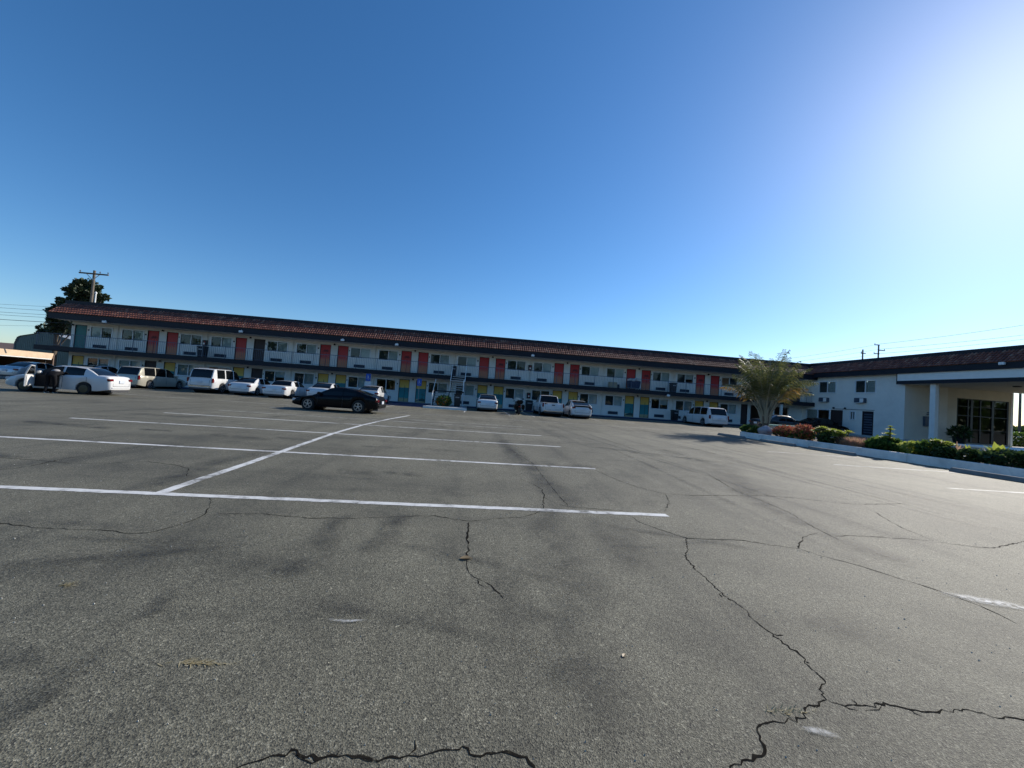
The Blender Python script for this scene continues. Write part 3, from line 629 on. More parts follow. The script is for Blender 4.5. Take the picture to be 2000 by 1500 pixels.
for i, x in enumerate(PAIR):
    for k in (0,1):
        a, b = dr_up[2*i+k]; st = up_style[i][k]
        if st == 'D':
            door(A, a, b, ZU, 4.79, M['door_dark'], 'R')  # dark slab stands for the shade inside an open doorway
        else: door(A, a, b, ZU, 4.79, M['door_red'], st)
        a, b = dr_lo[2*i+k]; st = lo_style[i][k]
        if st == 'D': door(A, a, b, ZG, 2.16, M['door_dark'], 'R')
        else: door(A, a, b, ZG, 2.16, M['door_sea'], st)
        a, b = win_up[2*i+k]; window(A, a, b, 3.76, 4.72, up_state[i][k])
        a, b = win_lo[2*i+k]; window(A, a, b, 1.06, 2.07, lo_state[i][k])
        for z in (0.27, 2.92):
            a, b = win_up[2*i+k]
            acgrille(A, (a+b)/2-.48, (a+b)/2+.48, z, z+.27)
    for z in (1.72, 4.40):
        number_plate(A, x-.14, z); number_plate(A, x+2.58, z)
    wall_lamp(A, x+1.235, 4.86); wall_lamp(A, x+1.235, 2.20)
    pp = MB(); pp.tube([(x-2.33,-.06,0.12),(x-2.33,-.06,2.36)], .035, 6); pp.build('downpipe', M['stucco'], A)
    pp = MB(); pp.tube([(x-2.33,-.06,2.78),(x-2.33,-.06,5.05)], .035, 6); pp.build('downpipe', M['stucco'], A)
door(A, -34.26, -33.33, ZU, 4.79, M['door_teal'], 'R'); door(A, -34.26, -33.33, ZG, 2.16, M['door_sea'], 'T')
window(A, -33.05, -31.33, 3.76, 4.72, 'bg'); window(A, -33.05, -31.33, 1.06, 2.07, 'sc')
for z in (0.27, 2.92): acgrille(A, -32.7, -31.72, z, z+.27)
wall_lamp(A, -34.42, 4.75); number_plate(A, -33.2, 4.4)
door(A, 26.72, 27.42, ZG, 2.16, M['door_dark'], 'R'); door(A, 31.9, 33.1, ZU, 4.85, M['door_dark'], 'R')  # second dark slab stands for the shaded stair opening
# passage openings at the corner: dark back, posts, ice chest
MB().box(27.5,33.3,2.2,2.3,ZG,2.45).build('passage_rear_wall', M['brown'], A)
bx_ = MB(); bx_.box(27.5,27.72,-.05,.0,ZG,2.40).box(29.0,29.2,-1.35,-1.15,ZG,2.40).box(29.9,30.08,-1.35,-1.17,ZG,2.40); bx_.build('passage_post', M['stucco'], A)
MB().box(30.7,31.6,-.02,.0,2.16,2.36).build('notice_panel', M['white'], A)
# upper walkway: slab, fascia boards, railing
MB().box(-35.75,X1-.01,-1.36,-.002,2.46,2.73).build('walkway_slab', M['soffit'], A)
MB().box(-35.78,X1-.012,-1.42,-1.362,2.40,2.78).build('walkway_fascia', M['navy'], A)
MB().box(-35.80,-35.752,-1.36,4.0,2.40,2.78).box(-35.75,X0-.002,0,4.0,2.46,2.73).build('walkway_fascia', M['navy'], A)
tr = MB(); tr.tube([(-35.7,-1.33,3.78),(33.2,-1.33,3.78)], .022, 6); tr.tube([(-35.7,-1.33,2.86),(33.2,-1.33,2.86)], .012, 6); tr.build('handrail', M['rail'], A)
x = -35.7
post = None
while x < 33.2:
    if post is None: post = MB().tube([(0,0,2.73),(0,0,3.78)], .022, 6).build('rail_post', M['rail'], A); post.location = (x,-1.33,0)
    else: inst('rail_post', post, A, (x,-1.33,0))
    x += 1.797
bal = MB(); x = -35.6
while x < 33.2:
    bal.box(x-.006,x+.006,-1.336,-1.324,2.86,3.77); x += 0.15
bal.build('railing_bars', M['rail'], A, kind='stuff')
# roof
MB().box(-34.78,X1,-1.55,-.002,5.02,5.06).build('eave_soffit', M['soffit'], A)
MB().box(-34.80,X1,-1.60,-1.552,5.00,5.46).build('eave_fascia', M['navy'], A)
tiles(A, -34.8, 33.4, -1.63, 5.46, -.42, 6.42, 5, 0.2)
MB().box(-34.8,X1+1,-.44,-.20,6.38,6.74).build('roof_cap', M['navy'], A)
MB().box(-34.78,X1,-.3,7.3,6.2,6.40).build('flat_roof', M['navy'], A)
ge = MB(); ge.add([(-34.79,-1.58,5.04),(-34.79,7.2,5.04),(-34.79,7.2,6.4),(-34.79,-.42,6.4),(-34.79,-1.58,5.46)], [(0,1,2,3,4)]); ge.build('gable_end', M['navy'], A)
MB().box(-34.78,X1,.165,6.99,5.38,5.42).build('attic_floor', M['soffit'], A)
for u, z in ((-30.5,5.06),(-20.0,5.18),(-11.7,5.16),(-7.1,5.15),(5.0,5.16),(26.8,5.12)): eave_lamp(A, u, z)
eave_lamp(A, 18.2, 2.45, -1.42)
# sidewalk and kerb
sw = MB(); sw.box(-36,33.3,34.15,YW-.003,0.0,ZG); sidewalk = tag(sw.build('sidewalk', M['concrete']), kind='structure')
kb = MB(); kb.box(-36,33.3,34.0,34.148,0.0,ZG+.012).build('kerb', M['kerbblue'], sidewalk)

# ------------------------------------------------------------------ office wing at right angles; local u = YW - Y, outside faces -X
Bw = empty('office_wing', (33.42, YW, 0), R(-90), 'white office wing of the motel with high canopy over the drive', 'building')
def U(y): return YW-y
ob = [(U(33.82),U(32.07),3.74,4.85),(U(30.29),U(28.55),3.74,4.85),(U(29.6),U(28.68),0.12,2.17),(U(30.66),U(30.2),1.37,2.12),(U(35.1),U(32.6),1.05,2.16),(U(32.5),U(31.35),0.12,2.16)]
wall('upper_wall', 0.0, U(26.4), 0.0, 5.4, ob, M['stucco'], Bw)
window(Bw, *ob[0], 'sc'); window(Bw, *ob[1], 'sc'); window(Bw, *ob[3], 'ss'); window(Bw, *ob[4], 'cd')
door(Bw, *ob[2], M['navy'], 'R'); door(Bw, *ob[5], M['door_dark'], 'R')
lt = MB(); 
for i in range(8): lt.box(ob[2][0]+.12,ob[2][1]-.12,.035,.049,0.3+i*.22,0.3+i*.22+.12)
lt.build('door_louvre', M['grille'], Bw)
def acbox(u, z):
    o = MB().box(u-.42,u+.42,-.30,.0,z-.2,z+.2).build('air_conditioner', M['grille'], Bw, bevel=.015)
    MB().box(u+.08,u+.40,-.312,-.301,z-.17,z+.17).build('air_conditioner_panel', M['white'], o)
    MB().box(u-.3,u+.3,-.34,.0,z-.235,z-.203).build('bracket', M['white'], o)
acbox(U(33.13), 3.09); acbox(U(29.7), 3.09)
MB().tube([(U(32.3),-.03,2.27),(U(28.6),-.03,2.27)], .02, 6).build('conduit', M['grille'], Bw)
for y in (32.2, 31.1): wall_lamp(Bw, U(y), 2.36)
UE = U(12.0)
sideB = MB(); sideB.box(-7.1,U(26.4)-.2,9.3,9.5,0,5.6)
# end wall facing the drive (in the plane Y = 26.4) with the lobby glazing, local v = X - 33.42
wB = empty('lobby_front', (U(26.4), 0, 0), R(90)); wB.parent = Bw
wall('end_wall', 0.0, 9.55, 0.0, 4.45, [(4.65,9.42,0.15,3.68)], M['cream'], wB)  # cream tint puts the warm bounce under the canopy into the wall colour
MB().box(2.85,3.6,-.14,-.002,0,4.4).build('pilaster', M['stucco'], wB)
fr = MB(); g0, g1 = 4.65, 9.42
mull = [4.65, 5.66, 5.95, 6.80, 7.88, 9.30]
for u_ in mull: 
    wd = .20 if u_ in (5.95, 7.88) else (.12 if u_ > 9 else .09)
    fr.box(u_, u_+wd, .02, .12, .15, 3.68)
for z in (.15, 2.29, 3.62):
    for a, b in zip(mull, mull[1:]): fr.box(a+(.20 if a in (5.95,7.88) else .09), b, .025, .115, z, z+.055)
for z in (3.04, 1.23):
    for a, b in zip(mull, mull[1:]): fr.box(a+(.20 if a in (5.95,7.88) else .09), b, .03, .11, z, z+.035)
fr.build('glazing_frame', M['black'], wB)
for a, b in zip(mull, mull[1:]):
    a2 = a+(.20 if a in (5.95,7.88) else .09)
    for z0, z1 in ((.205,1.23),(1.265,2.29),(2.345,3.04),(3.075,3.62)):
        MB().add([(a2,.07,z0),(b,.07,z0),(b,.07,z1),(a2,.07,z1)], [(0,1,2,3)]).build('pane', M['glass_dark'], wB)
MB().box(9.55,9.75,-.05,2.2,0,4.45).build('corner_post', M['white'], wB)
MB().box(.2,9.4,3.0,3.1,0,4.4).build('lobby_rear_wall', M['brown'], wB)
bxu = MB(); bxu.box(1.65,2.28,-.16,-.002,1.26,2.03); bxu.box(1.95,2.2,-.12,-.002,2.16,2.22).box(1.98,2.16,-.12,-.002,2.30,2.36); bxu.build('meter_box', M['grille'], wB)
# canopy over the drive
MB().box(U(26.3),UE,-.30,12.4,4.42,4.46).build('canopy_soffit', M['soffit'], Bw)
MB().box(U(26.7),UE,-.36,-.302,4.66,5.43).build('canopy_fascia', M['white'], Bw)
MB().box(U(26.7)-.03,UE,-.40,-.302,4.40,4.658).box(U(26.7)-.03,U(26.7)-.002,-.40,-.302,4.66,5.46).box(U(26.7),UE,-.40,-.362,5.44,5.50).build('canopy_trim', M['navy'], Bw)
MB().box(U(24.72),U(24.38),-.08,.22,0.1,4.40).build('canopy_column', M['white'], Bw, bevel=.01)
MB().box(U(14.3),U(13.8),-.1,.30,0.1,4.40).build('canopy_column', M['white'], Bw, bevel=.01)
for u_, v_ in ((U(22.2),3.2),(U(18.5),3.0)):
    MB().lathe([(.16,4.34),(.20,4.37),(.20,4.418)], 12, u_, v_).build('soffit_lamp', M['black'], Bw)
# roof of the office wing
MB().box(-.4,UE,-.44,-.002,5.47,5.50).build('eave_soffit', M['soffit'], Bw)
MB().box(-1.0,UE,-.50,-.442,5.22,5.62).build('eave_fascia', M['navy'], Bw)
tiles(Bw, -.6, UE, -.53, 5.62, .45, 6.46, 5, 0.2)
MB().box(-.6,UE,.43,.66,6.42,6.78).build('roof_cap', M['navy'], Bw)
MB().box(-7.1,UE,.5,12.4,6.2,6.44).box(U(26.3),UE,12.2,12.4,4.46,6.2).box(UE-.2,UE,.0,12.2,4.47,6.2).build('flat_roof', M['navy'], Bw)
eave_lamp(Bw, U(20.6), 5.58, -.50)
sideB.build('rear_wall', M['stucco'], Bw)
wk = MB(); wk.box(32.1,33.41,12,32.7,0,.1); tag(wk.build('office_walk', M['concrete']), kind='structure')
wk = MB(); wk.box(33.43,45,25.2,26.39,0,.12); tag(wk.build('lobby_walk', M['concrete']), kind='structure')

# ------------------------------------------------------------------ vehicles (local frame: nose +x, left +y, up +z; real size, scaled on the Empty)
def lerp_tab(tab, x):
    if x <= tab[0][0]: return tab[0][1]
    for (a, p_), (b, q) in zip(tab, tab[1:]):
        if x <= b: return p_+(q-p_)*(x-a)/(b-a)
    return tab[-1][1]
def smooth_tab(tab, x, h=0.06):
    return (lerp_tab(tab, x-h)+2*lerp_tab(tab, x)+lerp_tab(tab, x+h))/4
KIND = {
 # L, W, wheelbase, front axle x, tyre radius, deck profile (tail..nose), roof profile, widths, pillars, rear style
 'sedan': dict(L=4.55, W=1.75, ax=(1.38,-1.22), r=0.31,
   deck=[(-2.27,0.70),(-2.18,0.92),(-2.0,0.985),(-1.5,1.00),(-1.0,0.965),(0.6,0.93),(0.9,0.90),(1.6,0.80),(2.05,0.69),(2.22,0.58),(2.27,0.50)],
   roof=[(-1.62,1.0),(-1.30,1.20),(-0.85,1.395),(-0.40,1.43),(0.10,1.42),(0.35,1.37),(1.05,0.90)], pil=[(-0.99,-0.80),(-0.22,-0.12)]),
 'compact': dict(L=4.42, W=1.70, ax=(1.36,-1.10), r=0.30,
   deck=[(-2.21,0.66),(-2.17,0.93),(-2.08,1.02),(-1.5,1.04),(-1.0,1.00),(0.6,0.95),(0.95,0.92),(1.6,0.83),(2.0,0.72),(2.16,0.60),(2.21,0.50)],
   roof=[(-1.62,1.04),(-1.32,1.26),(-1.05,1.40),(-0.55,1.455),(0.05,1.45),(0.32,1.39),(1.08,0.92)], pil=[(-1.20,-1.02),(-0.20,-0.10)]),
 'boxy': dict(L=5.05, W=1.88, ax=(1.62,-1.32), r=0.33,
   deck=[(-2.52,0.62),(-2.46,0.90),(-2.35,0.97),(-1.5,1.0),(-1.2,0.985),(0.7,0.95),(1.0,0.93),(2.2,0.84),(2.45,0.76),(2.52,0.58)],
   roof=[(-1.45,0.99),(-1.20,1.24),(-1.0,1.38),(-0.4,1.42),(0.15,1.41),(0.45,1.35),(1.05,0.93)], pil=[(-1.05,-0.80),(-0.12,-0.02)]),
 'coupe': dict(L=4.60, W=1.78, ax=(1.40,-1.27), r=0.335,
   deck=[(-2.30,0.66),(-2.22,0.90),(-2.10,0.98),(-1.6,1.0),(-1.0,0.97),(0.5,0.91),(1.0,0.88),(1.7,0.76),(2.1,0.64),(2.26,0.52),(2.30,0.46)],
   roof=[(-1.98,0.985),(-1.50,1.13),(-0.95,1.30),(-0.40,1.375),(0.05,1.375),(0.30,1.33),(1.18,0.87)], pil=[(-1.62,-1.10),(-0.42,-0.36)]),
 'hatch': dict(L=4.48, W=1.76, ax=(1.40,-1.30), r=0.315,
   deck=[(-2.24,0.72),(-2.17,1.02),(-2.08,1.08),(-1.5,1.04),(-1.0,0.99),(0.5,0.94),(0.95,0.90),(1.6,0.76),(2.0,0.66),(2.18,0.55),(2.24,0.48)],
   roof=[(-2.05,1.07),(-1.55,1.28),(-0.9,1.42),(-0.3,1.475),(0.05,1.46),(0.35,1.37),(1.25,0.88)], pil=[(-1.62,-1.2),(-0.42,-0.34)]),
 'van': dict(L=5.10, W=1.95, ax=(1.60,-1.47), r=0.335,
   deck=[(-2.55,0.60),(-2.52,0.95),(-2.46,1.08),(-1.5,1.06),(0.6,1.02),(1.1,1.00),(1.8,0.90),(2.3,0.76),(2.48,0.62),(2.55,0.52)],
   roof=[(-2.47,1.08),(-2.34,1.45),(-2.20,1.66),(-1.95,1.73),(-0.6,1.755),(0.25,1.72),(0.55,1.64),(1.45,0.98)], pil=[(-2.10,-1.98),(-0.98,-0.90),(0.10,0.18)]),
 'suv': dict(L=5.20, W=2.00, ax=(1.58,-1.47), r=0.385,
   deck=[(-2.60,0.62),(-2.58,1.00),(-2.52,1.18),(-1.5,1.18),(0.5,1.16),(0.85,1.15),(2.0,1.08),(2.45,0.98),(2.57,0.75),(2.60,0.58)],
   roof=[(-2.53,1.18),(-2.42,1.60),(-2.30,1.84),(-2.05,1.90),(-0.6,1.92),(0.1,1.89),(0.35,1.82),(0.95,1.15)], pil=[(-2.25,-2.05),(-1.12,-1.0),(-0.12,-0.02)]),
 'pickup': dict(L=5.40, W=1.95, ax=(1.75,-1.55), r=0.375,
   deck=[(-2.70,0.70),(-2.68,1.00),(-2.62,1.14),(-1.5,1.14),(-0.65,1.14),(0.4,1.11),(0.9,1.09),(2.0,1.02),(2.5,0.92),(2.66,0.72),(2.70,0.58)],
   roof=[(-0.80,1.13),(-0.62,1.55),(-0.50,1.72),(-0.2,1.76),(0.2,1.75),(0.45,1.66),(1.05,1.09)], pil=[(-0.55,-0.40),(0.02,0.10)]),
}
def car(name, kind, paint, loc, rz, label, scale=0.915, rim='alloy', open_door=False, group=None, tall=1.0):
    K = KIND[kind]; L_, W_, r_ = K['L'], K['W'], K['r']; hw = W_/2
    root = empty(name, loc, rz, label, 'car' if kind not in ('van','suv','pickup') else {'van':'minivan','suv':'car','pickup':'pickup truck'}[kind], group, scale)
    P = M[paint]; zb = 0.20 if kind not in ('suv','pickup') else 0.30
    ra = r_+0.055
    xs = set()
    n = 34
    for i in range(n+1): xs.add(round(-L_/2+L_*i/n, 3))
    for e in (0.0, 0.015, 0.05, 0.11, 0.2): xs.add(round(-L_/2+e, 3)); xs.add(round(L_/2-e, 3))
    for a in K['ax']:
        for k in range(-8, 9): xs.add(round(a+ra*math.sin(math.pi/2*k/8), 3))
    xs = sorted(xs)
    def wplan(x):
        e = (L_/2-abs(x)); q = min(1, e/0.42)
        return hw*(0.80+0.20*math.sqrt(max(0, 1-(1-q)**2)))*(1.0 if x > -1 else 0.985)
    def zbot(x):
        z = zb+max(0, (abs(x)-(L_/2-0.5)))*0.22
        for a in K['ax']:
            if abs(x-a) < ra: z = max(z, r_+math.sqrt(ra*ra-(x-a)**2))
        return z
    mb = MB(); ns = 11
    for x in xs:
        wv = wplan(x); zt = smooth_tab(K['deck'], x)*tall; z0 = zbot(x); z0 = min(z0, zt-0.12)
        zm = z0+(zt-z0)*0.50
        half = [(0.0, z0+0.0), (wv*0.72, z0), (wv*0.955, z0+0.012), (wv*0.985, z0+(zt-z0)*0.18), (wv*1.0, zm), (wv*0.992, z0+(zt-z0)*0.78), (wv*0.965, zt-0.055), (wv*0.925, zt-0.014), (wv*0.84, zt+0.006), (wv*0.5, zt+0.03), (0.0, zt+0.036)]
        for y, z in half: mb.v.append((x, y, z))
        for y, z in reversed(half[1:-1]): mb.v.append((x, -y, z))
    per = 2*ns-2
    for i in range(len(xs)-1):
        for k in range(per):
            mb.f.append((i*per+k, i*per+(k+1)%per, (i+1)*per+(k+1)%per, (i+1)*per+k))
    mb.f.append(tuple(range(per))); mb.f.append(tuple((len(xs)-1)*per+k for k in reversed(range(per))))
    if kind == 'pickup':    # open bed: sink the deck between the side walls
        for i, x in enumerate(xs):
            if -2.60 < x < -0.78:
                for k in (8, 9, 10, 11, 12):
                    x_, y_, z_ = mb.v[i*per+k]
                    if k in (9, 10, 11): z_ = 0.72
                    else: y_ *= 0.98
                    mb.v[i*per+k] = (x_, y_*(1.5 if k in (9, 11) else 1.0), z_)
    body = mb.build('body', P, root, smooth=32)
    # ---- greenhouse
    rf = K['roof']; xb0, xb1 = rf[0][0], rf[-1][0]
    pil = K['pil']
    pk = max(rf, key=lambda q: q[1]); i_f = None
    top = [q for q in rf if q[1] > pk[1]-0.105]; xr0, xr1 = top[0][0], top[-1][0]
    if kind in ('van','suv'): xr0 = rf[2][0]
    st = sorted({xb0, xb1, xr0, xr1, *[q[0] for q in rf], *[e for a in pil for e in a], *[xb0+(xr0-xb0)*t for t in (.33,.66)], *[xr1+(xb1-xr1)*t for t in (.2,.4,.6,.8)], *[xr0+(xr1-xr0)*t for t in (.25,.5,.75)]})
    cab = []
    for x in st:
        zd = smooth_tab(K['deck'], x)*tall-0.012; zr = max(smooth_tab(rf, x, 0.03)*tall, zd+0.004); wb = wplan(x)*0.905
        h = zr-zd; H = pk[1]*tall-zd
        tum = 0.20 if kind not in ('van','suv','pickup') else 0.13
        wr = wb*(1-tum*h/max(H, .01)*1.0); wm = wb*(1-tum*0.40*h/max(H, .01))
        cab.append([(x, wb, zd), (x, wm, zd+h*0.5), (x, wr+0.012, zr-0.050*min(1, h*4)), (x, wr*0.93, zr-0.006), (x, wr*0.5, zr+0.012*min(1,h*3)), (x, 0, zr+0.018*min(1,h*3))])
    sets = {'roof': MB(), 'windshield': MB(), 'rear_window': MB(), 'side_window': MB(), 'side_window_r': MB()}
    for c0, c1 in zip(cab, cab[1:]):
        xm = (c0[0][0]+c1[0][0])/2
        for s_ in (1, -1):
            a = [(p_[0], p_[1]*s_, p_[2]) for p_ in c0]; b = [(p_[0], p_[1]*s_, p_[2]) for p_ in c1]
            ispil = any(e0 <= xm <= e1 for e0, e1 in pil)
            tailp = (xm < xr0+0.02 and kind not in ('coupe',)) or (xm < xb0+0.35)
            for k in range(5):
                q = [a[k], b[k], b[k+1], a[k+1]] if s_ < 0 else [b[k], a[k], a[k+1], b[k+1]]
                if k < 2:
                    key = 'roof' if (ispil or tailp or (xm > xr1+0.62*(xb1-xr1))) else ('side_window' if s_ > 0 else 'side_window_r')
                elif k == 2: key = 'roof'
                else:
                    key = 'roof' if xr0 < xm < xr1 else ('windshield' if xm > xr1 else 'rear_window')
                sets[key].add(q, [(0,1,2,3)])
    sets['roof'].build('roof', P, root, smooth=38)
    for key in ('windshield','rear_window'): sets[key].build(key, M['carglass'], root, smooth=40)
    if open_door: sets['side_window'] = MB().add([v for v in sets['side_window'].v], [f for f in sets['side_window'].f if sum(sets['side_window'].v[i][0] for i in f)/4 < -0.12])
    sets['side_window'].build('side_window', M['carglass'], root, smooth=40); sets['side_window_r'].build('side_window', M['carglass'], root, smooth=40)
    # ---- wheels
    tw = 0.20
    for a in K['ax']:
        for s_ in (1, -1):
            ty = MB(); ty.lathe([(r_*.62,-tw/2+.01),(r_*.90,-tw/2),(r_*.975,-tw/2+.022),(r_,-tw/2+.05),(r_,tw/2-.05),(r_*.975,tw/2-.022),(r_*.90,tw/2),(r_*.62,tw/2-.01)], 28, 0, 0, 'y')
            wo = ty.build('wheel', M['rubber'], root, smooth=40); wo.location = (a, s_*(hw-.115), r_)
            if s_ < 0: wo.rotation_euler = (0, 0, math.pi)
            rr = r_*.66; rm = MB()
            if rim == 'hub':
                rm.lathe([(rr,.085),(rr,.100),(rr*.85,.108),(rr*.5,.112),(rr*.15,.118)], 20, 0, 0, 'y')
                for k in range(7):
                    an = 2*math.pi*k/7; rm.lathe([(rr*.09,.100),(rr*.09,.117)], 8, math.cos(an)*rr*.62, math.sin(an)*rr*.62, 'y')
            else:
                rm.lathe([(rr,.02),(rr*1.0,.100),(rr*.9,.100),(rr*.88,.03)], 24, 0, 0, 'y'); rm.lathe([(rr*.26,.05),(rr*.26,.102),(rr*.12,.108)], 12, 0, 0, 'y')
                for k in range(5):
                    an = 2*math.pi*k/5+.3
                    for dn in (-.16, .16): rm.bar((math.cos(an)*rr*.2, .085, math.sin(an)*rr*.2), (math.cos(an+dn)*rr*.93, .092, math.sin(an+dn)*rr*.93), .035, .02)
            rm.build('rim', M['alloy' if rim != 'hub' else 'hubcap'], wo, smooth=35)
    # wheel wells, floor pan
    for a in K['ax']: MB().lathe([(ra-.01,-hw*.88),(ra-.01,hw*.88)], 18, a, r_, 'y').build('wheel_well', M['black'], root)
    # ---- lights, plate, bumpers, mirrors, handles
    xt = -L_/2; xn = L_/2
    def on_body(x, f):         # body half-width and height at fraction f of the flank
        zt = smooth_tab(K['deck'], x)*tall; return wplan(x), zb+(zt-zb)*f
    zt = lerp_tab(K['deck'], xt+.12)*tall
    tall_l = kind in ('van','suv','pickup')
    for s_ in (1, -1):
        wq = wplan(xt+.10)
        if tall_l: mb = MB().box(xt-.012,xt+.16,s_*(wq*.90),s_*(wq*.90+.115),zt-.36,zt-.03)
        else: mb = MB().box(xt-.004,xt+.16,s_*(wq*.70),s_*(wplan(xt+.16)+.004),zt-.24,zt-.11)
        mb.build('tail_light', M['tail'], root, bevel=.02)
        zh = lerp_tab(K['deck'], xn-.25)*tall; wn = wplan(xn-.15)
        MB().box(xn-.34,xn-.045,s_*(wn*.60),s_*(wn*1.0+.004),zh-.17,zh-.035).build('headlight', M['lamp'], root, bevel=.025)
        mx_ = xb1-.38; wm_, _ = on_body(mx_, .9); zmr = lerp_tab(K['deck'], mx_)*tall+.09
        MB().box(mx_-.06,mx_+.07,s_*(wm_-.03),s_*(wm_+.17),zmr-.06,zmr+.07).build('mirror', P, root, bevel=.025)
        for xh in ((-0.05, -0.95) if kind not in ('coupe','pickup') else (-0.25,)):
            wh, zh_ = on_body(xh, .80); MB().box(xh-.09,xh+.09,s_*(wh-.01),s_*(wh+.018),zh_-.015,zh_+.018).build('door_handle', P, root, bevel=.006)
        sm_ = MB()
        for xd in [e[0] for e in pil if e[0] > -1.3]+[xb1-.28]:
            for f0, f1 in ((.14,.36),(.36,.6),(.6,.9)):
                wa, za = on_body(xd, f0); wc, zc = on_body(xd, f1)
                sm_.bar((xd, s_*(wa+.001), za), (xd, s_*(wc+.001), zc), .008, .006)
        sm_.build('door_seam', M['trimgrey'], root)
    bp = MB(); bz = .42 if not tall_l else .52
    bp.box(xt-.03,xt+.10,-wplan(xt+.02)*.93,wplan(xt+.02)*.93,bz-.06,bz+.05)
    bp.build('rear_bumper', P if kind != 'suv' else M['chrome'], root, bevel=.025)
    pz = zt-.26 if not tall_l else zt-.33
    ts = MB(); wq = wplan(xt+.02)*.80; zs0 = bz+.075; zs1 = zt-.06
    ts.bar((xt-.004,-wq,zs0),(xt-.004,wq,zs0),.012,.014)
    for s_ in (1,-1): ts.bar((xt-.002,s_*wq,zs0),(xt+.012,s_*wq,zs1-.10),.010,.012)
    ts.build('trunk_seam', M['trimgrey'], root)
    if name == 'hybrid_hatchback':
        MB().box(xt+.02,xt+.14,-wplan(xt+.1)*.86,wplan(xt+.1)*.86,zt-.10,zt+.02).build('lower_rear_glass', M['carglass'], root, bevel=.02)
    if kind == 'pickup':
        MB().box(xt-.02,xt+.02,-.13,.13,zt-.22,zt-.15).build('tailgate_handle', M['black'], root)
        MB().box(xt-.05,xt+.02,-.80,.80,.44,.50).build('bumper_step', M['chrome'], root)
    if kind == 'pickup': pz = .52
    MB().box(xt-.035,xt+.05,-.17,.17,pz-.08,pz+.075).build('number_plate', M['plate'], root)
    MB().box(xt+.02,xt+.3,-wplan(xt+.1)*.8,wplan(xt+.1)*.8,zb-.02,zb+.12).build('rear_valance', M['trimgrey'], root); MB().box(xn-.22,xn-.005,-wplan(xn)*.72,wplan(xn)*.72,.24,.36).build('front_valance', M['trimgrey'], root)
    if kind == 'suv':
        rk = MB()
        for s_ in (1,-1): rk.tube([(-2.0,s_*.62,1.93),(-1.9,s_*.62,1.99),(-.1,s_*.62,1.99),(0,s_*.62,1.92)], .022, 6)
        rk.build('roof_rack', M['black'], root)
    if open_door:
        # black sheet on the left flank stands for cabin shade, door swung out towards the nose hinge
        x0_, x1_ = -.10, .92
        wv = wplan(.4)+.022
        op = MB(); op.add([(x0_,wv,.30),(x1_,wv,.30),(x1_,wv,.90),(x0_,wv,.90),(.98,wv*.90,.93),(.66,wv*.86,1.16),(.32,wv*.80,1.36),(x0_,wv*.80,1.40),(x0_,wv*.92,.93)], [(0,1,2,3),(8,4,5,6,7),(3,2,4,8)]); op.build('cabin_shade_sheet', M['dark'], root)
        d = empty('front_door', (x1_, wv, 0), R(-68)); d.parent = root
        pn = MB(); pn.box(-1.0,0,0.0,.05,.30,.90); pn.build('door_panel', P, d, bevel=.02)
        tri = MB(); tri.box(-.95,-.05,-.03,0,.35,.86).build('inner_trim', M['white'], d, bevel=.02)
        wf = MB(); wf.bar((-1.0,.02,.9),(-.98,-.12,1.36),.05).bar((-.98,-.12,1.36),(-.55,-.12,1.33),.05).bar((-.55,-.12,1.33),(-.02,.0,.92),.05); wf.build('window_frame', P, d)
        gl = MB(); gl.add([(-.97,.02,.9),(-.95,-.12,1.33),(-.56,-.12,1.31),(-.08,.0,.92)], [(0,1,2,3)]); gl.build('pane', M['carglass'], d)
    return root
HP = math.pi/2
def tailed(kind, x, ytail, s=0.915): return (x*1.042, ytail+1.2+KIND[kind]['L']*s/2, 0)
car('sedan', 'sedan', 'carsilver', (-33.6,32.6,0), HP, 'silver sedan at the left edge of the photo beside the carport')
car('open_door_sedan', 'compact', 'carwhite', (-18.85,19.72,0), R(188), 'white sedan with its driver door open and a person leaning in', 0.87, 'hub', open_door=True)
car('station_wagon', 'hatch', 'carsilver', tailed('hatch',-27.0,28.3), HP, 'silver car mostly hidden behind the white sedan with the open door', tall=1.06)
car('minivan', 'van', 'carbeige', tailed('van',-22.95,27.3,.875), HP, 'beige minivan parked nose-in beside the big white SUV', .875)
car('large_suv', 'suv', 'carwhite', tailed('suv',-18.35,27.2,.915), HP, 'tall white SUV with roof rack and dark rear window', .915)
car('sedan', 'sedan', 'carwhite', tailed('sedan',-16.1,27.6), HP, 'white sedan parked directly right of the tall white SUV')
car('old_sedan', 'boxy', 'carwhite', tailed('boxy',-13.5,26.9,.895), HP, 'boxy older white sedan with wide flat trunk', .895)
car('sedan', 'sedan', 'carwhite', tailed('sedan',-10.8,27.2), HP, 'white sedan half hidden behind the black coupe, beside its hood')
car('hatchback', 'hatch', 'carwhite', tailed('hatch',-7.35,26.8), HP, 'white hatchback whose tail shows past the rear of the black coupe')
car('coupe', 'coupe', 'carblack', (-6.45,19.2,0), R(176.5), 'black two-door coupe standing alone across the painted stalls', 0.87, tall=0.95)
car('sedan', 'sedan', 'carwhite', tailed('sedan',1.0,27.5), HP, 'white sedan parked alone between the staircase and the motorcycle')
car('pickup_truck', 'pickup', 'carwhite', tailed('pickup',5.65,26.5,.895), HP, 'white pickup truck with closed tailgate and empty bed', .895)
car('hybrid_hatchback', 'hatch', 'carwhite', tailed('hatch',7.75,26.2,.905), HP-.03, 'white hatchback with dark split rear glass right of the pickup', .905)
car('minivan', 'van', 'carwhite', tailed('van',18.9,27.4,.89), HP-.02, 'white minivan parked nose-in by the palm planter', .89)
car('sedan', 'sedan', 'carnavy', (23.9,27.4,0), 0.0, 'dark grey sedan seen side-on right behind the palm trunk')
